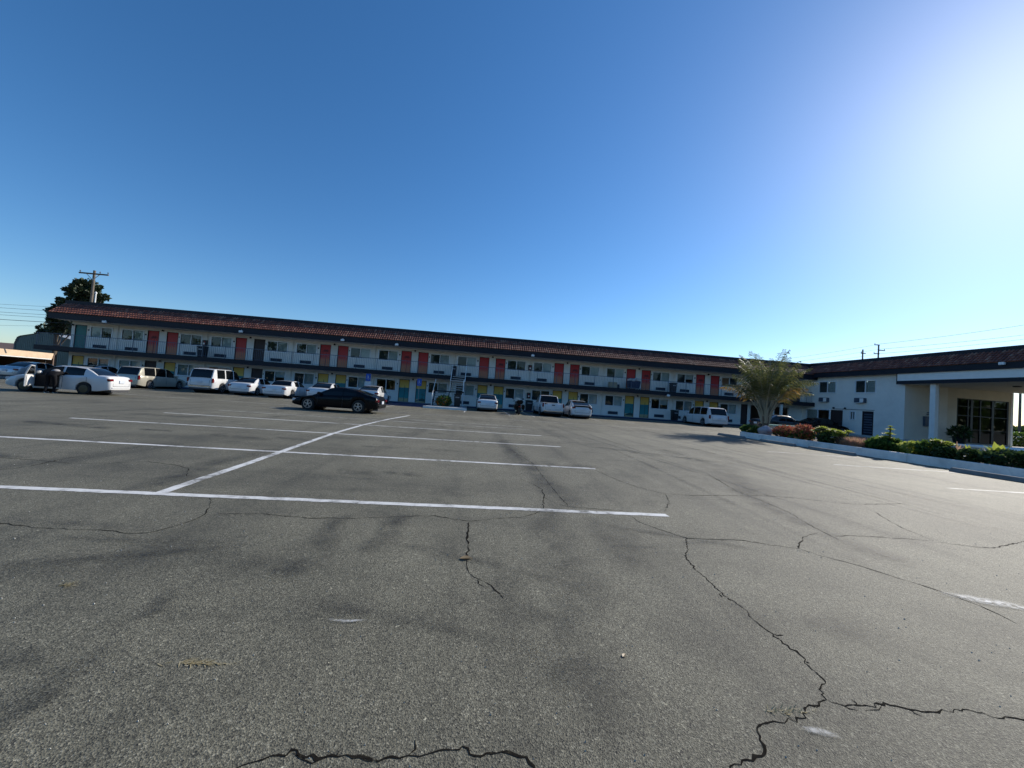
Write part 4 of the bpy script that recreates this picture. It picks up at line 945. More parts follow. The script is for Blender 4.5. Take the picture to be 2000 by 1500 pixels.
car('sedan', 'sedan', 'carblack', (31.0,31.0,0), 0.0, 'black sedan nosed up to the white office wall')
car('sedan', 'sedan', 'carwhite', (64.5,38.5,0), 0.2, 'white car seen far off through the opening under the canopy')

# ------------------------------------------------------------------ motorcycle seen from behind
mo = empty('motorcycle', (3.3,28.1,0), HP, 'black motorcycle parked between the white sedan and the pickup', 'motorcycle', scale=.92)
for x in (-.68, .78):
    t_ = MB().lathe([(.20,-.07),(.29,-.075),(.32,-.03),(.32,.03),(.29,.075),(.20,.07)], 24, 0, 0, 'y').build('wheel', M['rubber'], mo, smooth=40); t_.location = (x,0,.32)
    MB().lathe([(.20,-.03),(.19,.03),(.05,.05)], 16, 0, 0, 'y').build('rim', M['alloy'], t_)
MB().tube([(-1.02,0,.62),(-.6,0,.74),(-.1,0,.72),(.25,0,.82),(.5,0,.86)], [.10,.17,.17,.21,.12], 12).build('seat_and_tank', M['carblack'], mo, smooth=60)
MB().box(-.35,.45,-.2,.2,.25,.62).build('engine', M['black'], mo, bevel=.06)
for s_ in (1,-1):
    MB().box(-1.0,-.45,s_*.20,s_*.42,.42,.82).build('pannier', M['carblack'], mo, bevel=.05)
    MB().tube([(.55,s_*.06,1.0),(.45,s_*.30,1.05),(.30,s_*.40,1.02)], .02, 6).build('handlebar', M['black'], mo)
    MB().tube([(.45,s_*.30,1.05),(.42,s_*.40,1.22)], .01, 5).box(.40,.43,s_*.33,s_*.48,1.20,1.30).build('mirror', M['black'], mo)
    MB().tube([(.78,s_*.10,.32),(.60,s_*.09,.95)], .03, 6).build('fork', M['steel'], mo)
    MB().tube([(.1,s_*.2,.26),(-.9,s_*.26,.30)], .05, 8).build('exhaust', M['chrome'], mo)
MB().box(-1.12,-.72,-.26,.26,.84,1.16).build('top_case', M['carblack'], mo, bevel=.07)
ws = MB(); ws.add([(.62,-.24,.95),(.62,.24,.95),(.46,.20,1.34),(.46,-.20,1.34)], [(0,1,2,3)]).add([(.615,-.24,.95),(.615,.24,.95),(.455,.20,1.34),(.455,-.20,1.34)], [(3,2,1,0)]); ws.build('windscreen', M['blind'], mo)
MB().box(.35,.70,-.22,.22,.78,1.0).build('fairing', M['carblack'], mo, bevel=.06)
MB().box(-1.13,-1.08,-.10,.10,.62,.70).build('tail_light', M['tail'], mo)

# ------------------------------------------------------------------ person bending into the open car door
pe = empty('person', (-18.65,18.62,0), R(105), 'person in dark clothes bending into the open door of the white sedan', 'person', scale=.90)
def skin(name, chains, m_, parent, root=0, sub=2):
    # chains: list of lists of (point, radius); first point of each later chain may be an index into earlier verts
    vs, rs, es = [], [], []
    for ch in chains:
        prev = None
        for it in ch:
            if isinstance(it, int): prev = it; continue
            vs.append(it[0]); rs.append(it[1])
            if prev is not None: es.append((prev, len(vs)-1))
            prev = len(vs)-1
    me = bpy.data.meshes.new(name); me.from_pydata(vs, es, []); me.update()
    o = bpy.data.objects.new(name, me); link(o); o.parent = parent; me.materials.append(m_)
    md = o.modifiers.new('skin', 'SKIN')
    if not me.skin_vertices: me.skin_vertices.new()
    for i, r_ in enumerate(rs):
        q = r_ if isinstance(r_, tuple) else (r_, r_)
        me.skin_vertices[0].data[i].radius = q; me.skin_vertices[0].data[i].use_root = (i == root)
    md.use_smooth_shade = True
    sb = o.modifiers.new('sub', 'SUBSURF'); sb.levels = sub; sb.render_levels = sub
    return o
# facing +x: pelvis, bent torso, shoulders, neck, head; legs; arms reaching forward
skin('body', [
  [((0,0,.92),.15), ((.20,0,1.02),.15), ((.40,0,1.04),.165), ((.56,0,1.02),.12), ((.66,0,1.00),.06), ((.74,0,.98),.085), ((.84,0,.93),.09)],
  [0, ((.0,.11,.86),.11), ((.04,.13,.48),.075), ((-.06,.13,.10),.05), ((-.05,.13,.05),.045), ((.13,.14,.04),.04)],
  [0, ((.0,-.11,.86),.11), ((.08,-.12,.48),.075), ((.06,-.12,.10),.05), ((.07,-.12,.05),.045), ((.25,-.13,.04),.04)],
  [2, ((.46,.20,1.0),.07), ((.52,.25,.74),.05), ((.72,.22,.66),.04), ((.82,.21,.65),.035)],
  [2, ((.46,-.20,1.0),.07), ((.54,-.26,.76),.05), ((.74,-.24,.72),.04), ((.84,-.23,.72),.035)],
 ], M['cloth'], pe)
sh = MB()
for k in (0,1): sh.box(-.08+k*.12,.18+k*.12,.09-.25*k,.19-.25*k,.0,.075)
sh.build('shoes', M['white'], pe, bevel=.03)
MB().lathe([(.02,-.06),(.07,-.05),(.095,0),(.09,.05),(.03,.085)], 14, .80, 0).build('hair', M['hairdark'], pe, smooth=60).location = (0,0,.98)
for s_ in (1,-1):
    hd = MB(); hd.box(.84,.93,s_*.19,s_*.25,.62,.66)
    for k in range(4): hd.bar((.92,s_*(.195+.016*k),.645),(.985+.012*(1.5-abs(k-1.5)),s_*(.195+.016*k),.62),.013)
    hd.bar((.87,s_*.19,.65),(.92,s_*.165,.66),.015)
    hd.build('hand', M['skin'], pe)
tp = skin('shirt_back', [[((.12,0,1.00),(.165,.165)), ((.28,0,1.05),(.172,.165)), ((.42,0,1.05),(.178,.17))]], mat('grey_shirt', (0.30,0.29,0.29), 0.9, vary=.15, scale=8), pe)

# ------------------------------------------------------------------ staircase in front of the walkway
stc = empty('staircase', (0,0,0), 0, 'open steel staircase with a landing up to the motel walkway', 'staircase')
MB().box(-3.3,-.95,31.5,32.75,1.28,1.37).build('landing', M['navy'], stc)
tread = MB().box(-.55,.55,-.14,.14,-.03,.03).build('tread', M['concrete'], stc); tread.location = (-1.5,32.85,1.52)
for i in range(1, 7): inst('tread', tread, stc, (-1.5, 32.85+i*.215, 1.52+i*.195))
for i in range(6): inst('tread', tread, stc, (-2.65, 31.35-i*.26, 1.13-i*.2))
sg = MB()
for x in (-2.08,-.92): sg.bar((x,32.70,1.30),(x,34.2,2.68),.05,.2)
for x in (-3.23,-2.07): sg.bar((x,31.5,1.25),(x,29.85,.05),.05,.2)
sg.build('stringer', M['navy'], stc)
for x, y, z0, z1 in ((-3.22,31.55,.0,1.28),(-.98,31.55,.0,1.28),(-3.22,32.7,.0,1.28),(-.98,32.7,.11,2.4)):
    MB().tube([(x,y,z0),(x,y,z1)], .045, 8).build('post', M['white'], stc)
hr = MB(); hr.tube([(-2.12,32.6,2.25),(-2.12,34.2,3.72)], .03, 6); hr.tube([(-.9,32.6,2.25),(-.9,34.2,3.72)], .03, 6)
hr.tube([(-3.26,31.5,2.25),(-3.26,29.8,1.0),(-3.26,29.8,.05)], .022, 6); hr.tube([(-3.26,32.7,2.25),(-3.26,31.5,2.25)], .022, 6); hr.tube([(-2.04,31.5,1.37),(-2.04,31.5,2.25),(-.98,31.5,2.25),(-.98,31.5,1.37)], .022, 6)
hr.build('handrail', M['white'], stc)
pad = MB(); pad.box(-3.6,-.6,28.4,33.99,0,.15); tag(pad.build('stair_pad', M['concrete'], bevel=.02), kind='structure')
MB().box(-3.7,-.5,28.25,28.39,0,.16).build('kerb', M['kerbwhite'], bpy.data.objects['stair_pad'])
rmp = MB(); rmp.add([(-6.9,29.0,.006),(-3.75,29.0,.006),(-3.75,33.99,.006),(-6.9,33.99,.006),(-6.2,30.2,.12),(-3.75,30.2,.12),(-3.75,33.99,.12),(-6.2,33.99,.12)], [(4,5,6,7),(0,1,5,4),(3,0,4,7),(1,2,6,5),(2,3,7,6)])
tag(rmp.build('kerb_ramp', M['kerbblue']), kind='structure')

def leaves(mb, c, rad, n, size, flat=0.5, up=0.3, aspect=0.45, shell=0.5):
    c = Vector(c)
    for _ in range(n):
        while True:
            d = Vector((random.uniform(-1,1),random.uniform(-1,1),random.uniform(-1,1)))
            if 0.01 < d.length < 1: break
        d = d.normalized()*(d.length**shell)
        p_ = c+Vector((d.x*rad[0], d.y*rad[1], d.z*rad[2]))
        a = (Vector((d.x,d.y,d.z*.6+up))+Vector((random.gauss(0,.6),random.gauss(0,.6),random.gauss(0,.6)))).normalized()
        s_ = size*random.uniform(.6,1.3); b = a.orthogonal().normalized(); b.rotate(Matrix.Rotation(random.uniform(0,6.28), 3, a))
        q = a.cross(b)*s_*aspect
        # a leaf: a pointed, slightly folded quad
        mb.add([p_, p_+a*s_*.5+q+b*s_*.08, p_+a*s_, p_+a*s_*.5-q+b*s_*.08], [(0,1,2,3)])
def shrub(name, loc, rad, n, size, m_, label, cat='shrub', group=None, flat=.5, up=.4, aspect=.45, shell=.5, stems=True, under=None):
    o = empty(name, loc, 0, label, cat, group)
    mb = MB(); leaves(mb, (0,0,rad[2]*.95), rad, n, size, flat, up, aspect, shell); mb.build('foliage', m_, o, kind='stuff')
    if under:
        mb = MB(); leaves(mb, (0,0,rad[2]*.55), (rad[0]*1.02,rad[1]*1.02,rad[2]*.62), n//2, size*.9, flat, up, aspect*1.4, shell); mb.build('lower_foliage', under, o, kind='stuff')
    if stems:
        st = MB()
        for _ in range(5):
            a = random.uniform(0,6.28); st.tube([(0,0,-.05),(math.cos(a)*rad[0]*.3,math.sin(a)*rad[1]*.3,rad[2]*.6),(math.cos(a)*rad[0]*.6,math.sin(a)*rad[1]*.6,rad[2]*1.2)], [.018,.012,.006], 5)
        st.build('stem', M['bark'], o)
    return o
M['lf_dark'] = leafmat('leaf_dark_green', (0.024,0.045,0.015), (0.050,0.085,0.024), (0.085,0.125,0.038), .35)
M['lf_green'] = leafmat('leaf_green', (0.045,0.090,0.020), (0.095,0.16,0.034), (0.16,0.22,0.05), .45)
M['lf_lime'] = leafmat('leaf_lime', (0.22,0.27,0.045), (0.36,0.40,0.07), (0.44,0.46,0.14), .5)
M['lf_red'] = leafmat('leaf_red', (0.32,0.075,0.05), (0.44,0.15,0.10), (0.18,0.16,0.05), .45)
M['lf_pink'] = leafmat('grass_pink', (0.36,0.20,0.15), (0.48,0.30,0.22), (0.28,0.25,0.10), .45)
M['lf_tree'] = leafmat('leaf_tree', (0.016,0.030,0.014), (0.030,0.050,0.020), (0.055,0.075,0.030), .2)
M['fr_green'] = leafmat('frond_green', (0.070,0.085,0.030), (0.125,0.140,0.050), (0.21,0.19,0.07), .45)
M['fr_orange'] = leafmat('frond_orange', (0.26,0.16,0.04), (0.36,0.20,0.05), (0.20,0.17,0.06), .45)
M['fr_stem'] = mat('frond_stem', (0.25,0.24,0.18), .6)
M['lf_silver'] = leafmat('leaf_silver', (0.33,0.33,0.28), (0.45,0.45,0.40), None, .3)

# flowers and bins by the stairs
fp = shrub('flowering_plant', (-2.35,30.1,.15), (.55,.45,.42), 420, .16, M['lf_green'], 'plant with orange flowers under the stair landing', 'plant')
mb = MB(); leaves(mb, (-.1,-.2,.40), (.45,.3,.28), 60, .14, aspect=.7); mb.build('petals', M['orange'], fp, kind='stuff')
def bin_(name, loc, label, sx=.27, h=1.0, m_='black', group=None):
    o = empty(name, loc, 0, label, 'bin', group)
    b = MB(); b.add([(-sx*.85,-sx*.85,0),(sx*.85,-sx*.85,0),(sx*.85,sx*.85,0),(-sx*.85,sx*.85,0),(-sx,-sx,h*.86),(sx,-sx,h*.86),(sx,sx,h*.86),(-sx,sx,h*.86)], [(0,3,2,1),(4,5,6,7),(0,1,5,4),(1,2,6,5),(2,3,7,6),(3,0,4,7)]); b.build('bin_body', M[m_], o, bevel=.03)
    MB().box(-sx*1.06,sx*1.06,-sx*1.06,sx*1.06,h*.865,h).build('lid', M[m_], o, bevel=.03)
    MB().box(-sx*.6,sx*.6,-sx*1.075,-sx*1.062,h*.68,h*.76).build('flap', M['steel'], o)
    return o
bin_('trash_bin', (-1.35,31.0,.15), 'black trash bin standing under the stair landing', .27, 1.05)
bin_('trash_bin', (19.15,34.55,ZG), 'dark trash bin on the sidewalk left of the white minivan', .28, .98)
bin_('trash_bin', (18.95,34.75,2.732), 'dark trash bin on the upper walkway above the sidewalk bin', .27, .97)
bin_('trash_bin', (-23.4,34.75,2.732), 'dark trash bin on the upper walkway above the tall white SUV', .29, .96, 'navy')
bin_('trash_bin', (-2.02,34.75,2.732), 'dark trash bin on the upper walkway at the head of the stairs', .22, .95, 'navy')
bin_('trash_bin', (5.05,34.6,ZG), 'dark trash bin on the sidewalk between motorcycle and pickup', .32, .95)
def cabinet(x, z, label):
    o = empty('extinguisher_cabinet', (x,YW,z), 0, label, 'cabinet', 'extinguisher cabinets')
    c_ = MB(); c_.box(-.17,.17,-.15,-.002,-.27,.27); c_.build('case', M['black'], o, bevel=.012)
    e_ = MB(); e_.lathe([(.02,-.20),(.06,-.19),(.06,.08),(.03,.12),(.015,.17)], 10, 0, -.165); e_.build('extinguisher', M['red'], o)
    MB().box(-.06,.06,-.235,-.222,-.12,.02).build('tag_card', M['white'], o)
cabinet(-23.8, 4.05, 'fire extinguisher cabinet upstairs above the tall white SUV')
cabinet(5.05, 4.12, 'fire extinguisher cabinet upstairs above the pickup')
cabinet(5.10, 1.48, 'fire extinguisher cabinet downstairs behind the pickup cab')
lc = empty('laundry_cart', (15.0,34.75,2.732), 0, 'navy laundry cart heaped with white linen on the upper walkway', 'cart')
MB().add([(-.5,-.28,.18),(.5,-.28,.18),(.5,.28,.18),(-.5,.28,.18),(-.58,-.34,.85),(.58,-.34,.85),(.58,.34,.85),(-.58,.34,.85)], [(0,3,2,1),(4,5,6,7),(0,1,5,4),(1,2,6,5),(2,3,7,6),(3,0,4,7)]).build('canvas_tub', M['navycloth'], lc, bevel=.04)
MB().box(-.6,.6,-.34,.34,.12,.17).build('base_frame', M['steel'], lc)
for sx in (-.5,.5):
    for sy in (-.26,.26): MB().lathe([(.06,-.02),(.06,.02)], 10, sx, .06, 'y').build('castor', M['rubber'], lc).location = (0,sy,0)
ln = MB()
for k in range(9):
    cx, cy, cz = random.uniform(-.4,.4), random.uniform(-.18,.18), .88+random.uniform(0,.16)
    ln.lathe([(.03,cz-.12),(.2,cz-.06),(.22,cz+.02),(.14,cz+.09),(.02,cz+.12)], 9, cx, cy)
ln.build('linen', M['linen'], lc, smooth=60)
bo = empty('carton', (13.0,34.9,2.732), 0, 'pale cardboard carton beside the laundry cart upstairs', 'box')
MB().box(-.36,.36,-.25,.25,0,.60).build('box_body', M['carton'], bo, bevel=.01); MB().box(-.37,.37,-.03,.03,.601,.606).build('tape', M['brown'], bo); MB().box(.38,.62,-.2,.2,0,.32).build('side_crate', M['black'], bo, bevel=.01)

# disabled-parking signs
def access_sign(x, y, zt, plate2, label):
    o = empty('parking_sign', (x,y,0), 0, label, 'sign', 'blue parking signs')
    MB().tube([(0,0,0),(0,0,zt)], .025, 8).build('post', M['steel'], o)
    MB().box(-.19,.19,-.05,-.03,zt-.60,zt).build('panel', M['signblue'], o)
    s_ = MB(); cz = zt-.36
    ring = [(math.cos(R(a))*.085-.01, math.sin(R(a))*.085+cz-.03) for a in range(150, 391, 20)]
    for a, b in zip(ring, ring[1:]): s_.bar((a[0],-.054,a[1]),(b[0],-.054,b[1]),.02,.006)
    s_.bar((-.03,-.054,cz+.13),(-.02,-.054,cz+.0),.035,.006); s_.bar((-.02,-.054,cz+.0),(.06,-.054,cz-.005),.03,.006); s_.bar((.06,-.054,cz-.005),(.095,-.054,cz-.11),.03,.006); s_.bar((-.025,-.054,cz+.07),(.05,-.054,cz+.065),.02,.006)
    hd = [(math.cos(R(a))*.03-.03, math.sin(R(a))*.03+cz+.175) for a in range(0,360,45)]
    s_.add([(p_[0],-.054,p_[1]) for p_ in hd], [tuple(range(8))])
    s_.build('wheelchair_symbol', M['white'], o)
    if plate2: MB().box(-.26,.26,-.05,-.03,zt-1.06,zt-.64).build('lower_panel', M['linen'], o)
access_sign(-8.87, 32.45, 2.33, True, 'blue wheelchair parking sign with white plate beneath, behind the coupe')
access_sign(-4.68, 32.45, 2.23, False, 'blue wheelchair parking sign in front of a teal and yellow door')

# ------------------------------------------------------------------ planter, kerb, wheel stops
pl = empty('planter', (0,0,0), 0, 'long raised planter bed with white painted kerb', 'planter')
NE = [(14.05,18.72),(14.45,15.0),(14.85,11.6),(15.25,8.0),(15.9,2.5)]; FE = [(16.6,20.9),(17.6,16.6),(18.0,12.4),(18.4,8.3),(19.0,2.6)]
def wallpoly(a, b, th, z1):
    d = (Vector(b+(0,))-Vector(a+(0,))).normalized(); n_ = Vector((-d.y,d.x,0))*th
    q = [Vector(a+(0,)), Vector(b+(0,)), Vector(b+(0,))+n_, Vector(a+(0,))+n_]
    return [tuple(v) for v in q]+[(v.x,v.y,z1) for v in q]
BX = [(0,3,2,1),(4,5,6,7),(0,1,5,4),(1,2,6,5),(2,3,7,6),(3,0,4,7)]
for a, b in zip(NE, NE[1:]): MB().add(wallpoly(a, b, .17, .30), BX).build('kerb', M['kerbwhite'], pl, bevel=.012)
MB().add(wallpoly(FE[0], NE[0], .17, .298), BX).build('kerb', M['kerbwhite'], pl, bevel=.012)
for a, b in zip(FE, FE[1:]): MB().add(wallpoly(b, a, .17, .296), BX).build('kerb', M['kerbwhite'], pl)
so_ = MB()
for i in range(4): so_.add([(NE[i][0]+.1,NE[i][1],.24),(FE[i][0]-.1,FE[i][1],.24),(FE[i+1][0]-.1,FE[i+1][1],.24),(NE[i+1][0]+.1,NE[i+1][1],.24)], [(3,2,1,0)])
so_.build('soil', M['soil'], pl)
M['stop'] = mat('wheel_stop_concrete', (0.22,0.21,0.20), .9, vary=.2, scale=5, bump=.4, bscale=40)
for i, (x, y, lb) in enumerate(((13.45,18.55,'concrete wheel stop at the planter end nearest the minivan'),(13.75,15.9,'second concrete wheel stop from the far end of the planter'),(13.95,13.5,'third concrete wheel stop from the far end of the planter'),(14.35,9.1,'concrete wheel stop nearest the right edge of the photo'))):
    o = empty('wheel_stop', (x,y,0), R(96), lb, 'wheel stop', 'wheel stops along the planter')
    MB().add([(-.9,-.09,0),(.9,-.09,0),(.9,.09,0),(-.9,.09,0),(-.86,-.055,.12),(.86,-.055,.12),(.86,.055,.12),(-.86,.055,.12)], BX).build('stop_block', M['stop'], o, bevel=.012)
    MB().lathe([(.012,.10),(.012,.126)], 8, .6, 0).lathe([(.012,.10),(.012,.126)], 8, -.6, 0).build('anchor_pin', M['steel'], o)

# plants in the bed
ZS = .24
shrub('low_hedge', (15.0,19.1,ZS), (.55,.45,.20), 900, .10, M['lf_green'], 'low clipped green hedge at the far end of the planter', aspect=.5)
rk = bmesh.new(); bmesh.ops.create_icosphere(rk, subdivisions=3, radius=.33)
for v in rk.verts: v.co *= 1+.16*math.sin(v.co.x*9+1)*math.cos(v.co.y*8)+.06*math.sin(v.co.z*17); v.co.z *= .85
me = bpy.data.meshes.new('boulder'); rk.to_mesh(me); rk.free(); bo_ = bpy.data.objects.new('boulder', me); link(bo_); bo_.location = (15.05,18.2,ZS+.18)
me.materials.append(mat('pink_granite', (0.40,0.34,0.35), .9, vary=.2, scale=8, bump=.6, bscale=30)); tag(bo_, 'pinkish boulder at the foot of the palm', 'rock')
shrub('red_shrub', (15.15,17.0,ZS), (.52,.5,.27), 900, .13, M['lf_red'], 'red-leaved shrub next to the boulder', group='red shrubs', up=.9, aspect=.2, under=M['lf_green'])
shrub('red_shrub', (15.2,16.05,ZS), (.38,.4,.33), 700, .15, M['lf_red'], 'taller red-leaved shrub beside the pale green rosettes', group='red shrubs', up=1.0, aspect=.2, under=M['lf_green'])
def rosette_plant(name, loc, heads, label, m_=None, size=.2):
    o = empty(name, loc, 0, label, 'plant', 'succulents in the planter')
    for hx, hy, hz, s_ in heads:
        mb = MB()
        for ring, (n, tilt, k) in enumerate(((11,.15,1.0),(9,.5,.8),(7,.95,.55))):
            for j in range(n):
                a = 2*math.pi*j/n+ring*.3; d = Vector((math.cos(a)*math.cos(tilt),math.sin(a)*math.cos(tilt),math.sin(tilt))); q = Vector((-math.sin(a),math.cos(a),0)); L_ = size*s_*k; b0 = Vector((hx,hy,hz))
                mb.add([b0-q*L_*.12, b0+q*L_*.12, b0+d*L_*.7+q*L_*.24, b0+d*L_+Vector((0,0,.02)), b0+d*L_*.7-q*L_*.24], [(0,1,2,3,4)])
        mb.build('rosette', m_ or M['lf_lime'], o)
        MB().tube([(hx*.3,hy*.3,-.05),(hx*.8,hy*.8,hz*.6),(hx,hy,hz)], [.03,.025,.02], 6).build('stem', M['bark'], o)
    return o
def heads(n, rx, ry, z0, z1): return [(random.uniform(-rx,rx),random.uniform(-ry,ry),random.uniform(z0,z1),random.uniform(.8,1.25)) for _ in range(n)]
rosette_plant('succulent', (15.3,15.2,ZS), heads(16,.36,.36,.25,.62), 'clump of pale green succulent rosettes right of the red shrubs')
rosette_plant('succulent', (15.4,14.5,ZS), heads(10,.26,.26,.25,.58), 'smaller clump of succulent rosettes before the pink grass')
shrub('dark_shrub', (15.45,14.85,ZS), (.45,.5,.22), 500, .14, M['lf_dark'], 'dark leafy shrub under the succulent rosettes')
def grass(name, loc, n, rad, h, m_, label):
    o = empty(name, loc, 0, label, 'grass'); mb = MB()
    for _ in range(n):
        a = random.uniform(0,6.28); r_ = rad*math.sqrt(random.random()); p0 = Vector((math.cos(a)*r_*.8,math.sin(a)*r_*1.1,0)); hh = h*random.uniform(.6,1.1)
        p1 = p0+Vector((math.cos(a)*.05,math.sin(a)*.05,hh*.6)); p2 = p1+Vector((math.cos(a)*.14,math.sin(a)*.14,hh*.35)); q = Vector((-math.sin(a),math.cos(a),0))*.006
        mb.add([p0-q,p0+q,p1+q,p1-q], [(0,1,2,3)]); mb.add([p1-q,p1+q,p2], [(0,1,2)])
    mb.build('blades', m_, o, kind='stuff'); return o
grass('fountain_grass', (15.45,13.9,ZS), 1500, .62, .42, M['lf_pink'], 'low mound of pinkish grass midway along the planter')
shrub('green_shrub', (15.6,12.9,ZS), (.5,.55,.22), 800, .15, M['lf_green'], 'broad green shrub around the foot of the tall yellow-green stem', aspect=.55)
rosette_plant('succulent', (15.6,12.8,ZS), [(0,0,.62,1.1),(.03,-.02,.80,.8),(-.05,.04,.48,1.2),(.08,.06,.40,1.1),(.0,-.03,.92,.45)], 'tall yellow-green succulent stem rising above the other plants')
shrub('green_shrub', (15.7,12.05,ZS), (.36,.4,.21), 620, .13, M['lf_lime'], 'low lime-green shrub right of the tall stem')
shrub('green_shrub', (15.75,11.5,ZS), (.36,.4,.28), 800, .13, M['lf_green'], 'mid-green bushy shrub before the column', aspect=.4)
rosette_plant('succulent', (15.7,11.2,ZS), heads(6,.14,.14,.35,.58), 'yellowish succulent left of the round dark bush')
shrub('round_bush', (15.5,11.0,ZS), (.24,.28,.19), 700, .09, M['lf_dark'], 'small round dark bush nearest the kerb, left one of two', group='round dark bushes', aspect=.5)
shrub('round_bush', (15.6,10.45,ZS), (.26,.28,.20), 700, .09, M['lf_dark'], 'small round dark bush nearest the kerb, right one of two', group='round dark bushes', aspect=.5)
def agave(name, loc, n, L_, m_, label, wd=.05):
    o = empty(name, loc, 0, label, 'plant', 'spiky plants in the planter')
    for j in range(n):
        a = 2*math.pi*j/n+random.uniform(-.2,.2); t_ = random.uniform(.35,1.25); d = Vector((math.cos(a)*math.cos(t_),math.sin(a)*math.cos(t_),math.sin(t_))); q = Vector((-math.sin(a),math.cos(a),0)); k = L_*random.uniform(.7,1.1)
        z = Vector((0,0,.05)); mb = MB(); b0 = z
        mb.add([b0-q*wd*.5,b0+q*wd*.5,b0+d*k*.5+q*wd,b0+d*k,b0+d*k*.5-q*wd,b0+d*k*.5-Vector((0,0,wd*.5))], [(0,1,2,5),(0,5,4),(5,2,3),(5,3,4)])
        mb.build('leaf', m_, o)
    return o
agave('agave', (15.8,10.55,ZS+.12), 15, .48, M['lf_lime'], 'spiky yellow-green agave above the round bushes')
agave('spiky_plant', (15.85,10.95,ZS+.2), 9, .42, M['lf_pink'], 'spiky brownish plant left of the agave', .03)
agave('broad_leaf_plant', (16.0,10.05,ZS+.30), 8, .42, M['lf_lime'], 'bright yellow broad-leaved plant rising before the lobby glass', .11)
agave('silver_plant', (15.95,10.25,ZS+.12), 9, .40, M['lf_silver'], 'pale silver strap-leaved plant beside the agave', .03)
shrub('spreading_hedge', (15.75,9.4,ZS), (.42,.9,.24), 1600, .11, M['lf_dark'], 'wide dark hedge at the right edge of the photo', aspect=.5)
shrub('spreading_hedge', (15.95,7.6,ZS), (.5,1.0,.24), 900, .11, M['lf_dark'], 'dark hedge continuing past the right edge of the planter', aspect=.5)
# sunlit ledges behind the plants
for i, (x0, x1, y0, y1, z, lb) in enumerate(((17.9,20.4,9.6,11.3,.62,'low white slab behind the hedge at the right edge'),(24.5,29.0,14.0,17.0,.50,'pale raised kerb beyond the planter near the lobby'))):
    o = empty('concrete_ledge', ((x0+x1)/2,(y0+y1)/2,0), 0, lb, 'ledge')
    MB().box(-(x1-x0)/2,(x1-x0)/2,-(y1-y0)/2,(y1-y0)/2,z-.1,z).build('cap', M['kerbwhite'], o, bevel=.02); MB().box(-(x1-x0)/2+.06,(x1-x0)/2-.06,-(y1-y0)/2+.06,(y1-y0)/2-.06,0,z-.1).build('base', M['concrete'], o)
pt = shrub('potted_plant', (36.2,24.9,.62), (.42,.42,.34), 260, .38, M['lf_dark'], 'dark potted plant standing beside the lobby glass', 'plant', up=.2, aspect=.18)
MB().lathe([(.26,-.62),(.34,-.3),(.38,-.02),(.40,.02),(.36,.03)], 14).build('pot', M['black'], pt, smooth=40)
bn = empty('bench', (19.8,22.4,0), R(4), 'low bench with a pale green top behind the palm', 'bench')
MB().box(-1.15,1.15,-.2,.2,.62,.69).build('seat', mat('pale_green_paint', (0.42,0.62,0.50), .5), bn, bevel=.015)
for s_ in (-.9,.9): MB().box(s_-.06,s_+.06,-.17,.17,0,.62).build('leg', M['concrete'], bn)

# ------------------------------------------------------------------ triangle palm
pm = empty('palm_tree', (16.15,19.55,ZS), 0, 'short triangle palm with upswept grey-green fronds in the planter', 'tree')
tk = MB(); tk.tube([(0,0,-.1),(0,0,.25),(.01,0,.6),(.0,0,.95)], [.20,.17,.15,.17], 14); tk.build('trunk', M['bark'], pm, smooth=50)
for j in range(18):
    a = j*2.09+random.uniform(-.12,.12); z = .72+.035*j; r_ = .17-.004*j
    b = MB(); b.tube([(math.cos(a)*r_*.7,math.sin(a)*r_*.7,z-.2),(math.cos(a)*(r_+.08),math.sin(a)*(r_+.08),z+.12),(math.cos(a)*(r_+.25),math.sin(a)*(r_+.25),z+.55)], [.085,.065,.03], 7)
    b.build('leaf_base', M['fr_stem'], pm, smooth=50)
for j in range(40):
    a = j*2.399+random.uniform(-.15,.15); t_ = j/39; th = .08+.44*(1-t_)**1.1+random.uniform(-.05,.05); bend = .75+1.0*(1-t_)+random.uniform(-.2,.25); L_ = random.uniform(2.75,3.15)*(.94+.26*t_)
    pts = []; p_ = Vector((math.cos(a)*.10,math.sin(a)*.10,.85+.35*t_)); seg = 14; az = a
    for i in range(seg+1):
        pts.append(p_.copy()); d = Vector((math.cos(az)*math.sin(th),math.sin(az)*math.sin(th),math.cos(th))); p_ += d*L_/seg; th += bend/seg*(.15+2.2*(i/seg)**1.5)
    mb = MB()
    mb.tube(pts, [.042*(1-i/seg)+.004 for i in range(seg+1)], 5)
    fo = mb.build('frond', M['fr_stem'], pm)
    old = t_ < .20 and random.random() < .4
    lf = MB(); lat = Vector((-math.sin(a),math.cos(a),0)); nl = seg*4
    for i in range(int(nl*.36), nl+1):
        f_ = i/nl; k = min(seg-1, int(f_*seg)); c_ = pts[k].lerp(pts[k+1], f_*seg-k); d = (pts[k+1]-pts[k]).normalized()
        dn = d.cross(lat).normalized(); dn = dn if dn.z < 0 else -dn
        ll = .66*(math.sin(math.pi*min(1,.12+f_*.86))**.7)*random.uniform(.75,1.1)+.06
        for s_ in (1,-1):
            v_ = (lat*s_*.75+d*.55+dn*random.uniform(.0,.6)+Vector((random.gauss(0,.09),random.gauss(0,.09),random.gauss(0,.09)))).normalized()
            mid = c_+v_*ll*.55; tip = mid+(v_+Vector((0,0,-.95))).normalized()*ll*.5; q = d*.016
            lf.add([c_-q*.6, mid-q, tip, mid+q, c_+q*.6], [(0,1,2,3,4)])
    lf.build('leaflets', M['fr_orange'] if old else M['fr_green'], fo, kind='stuff')

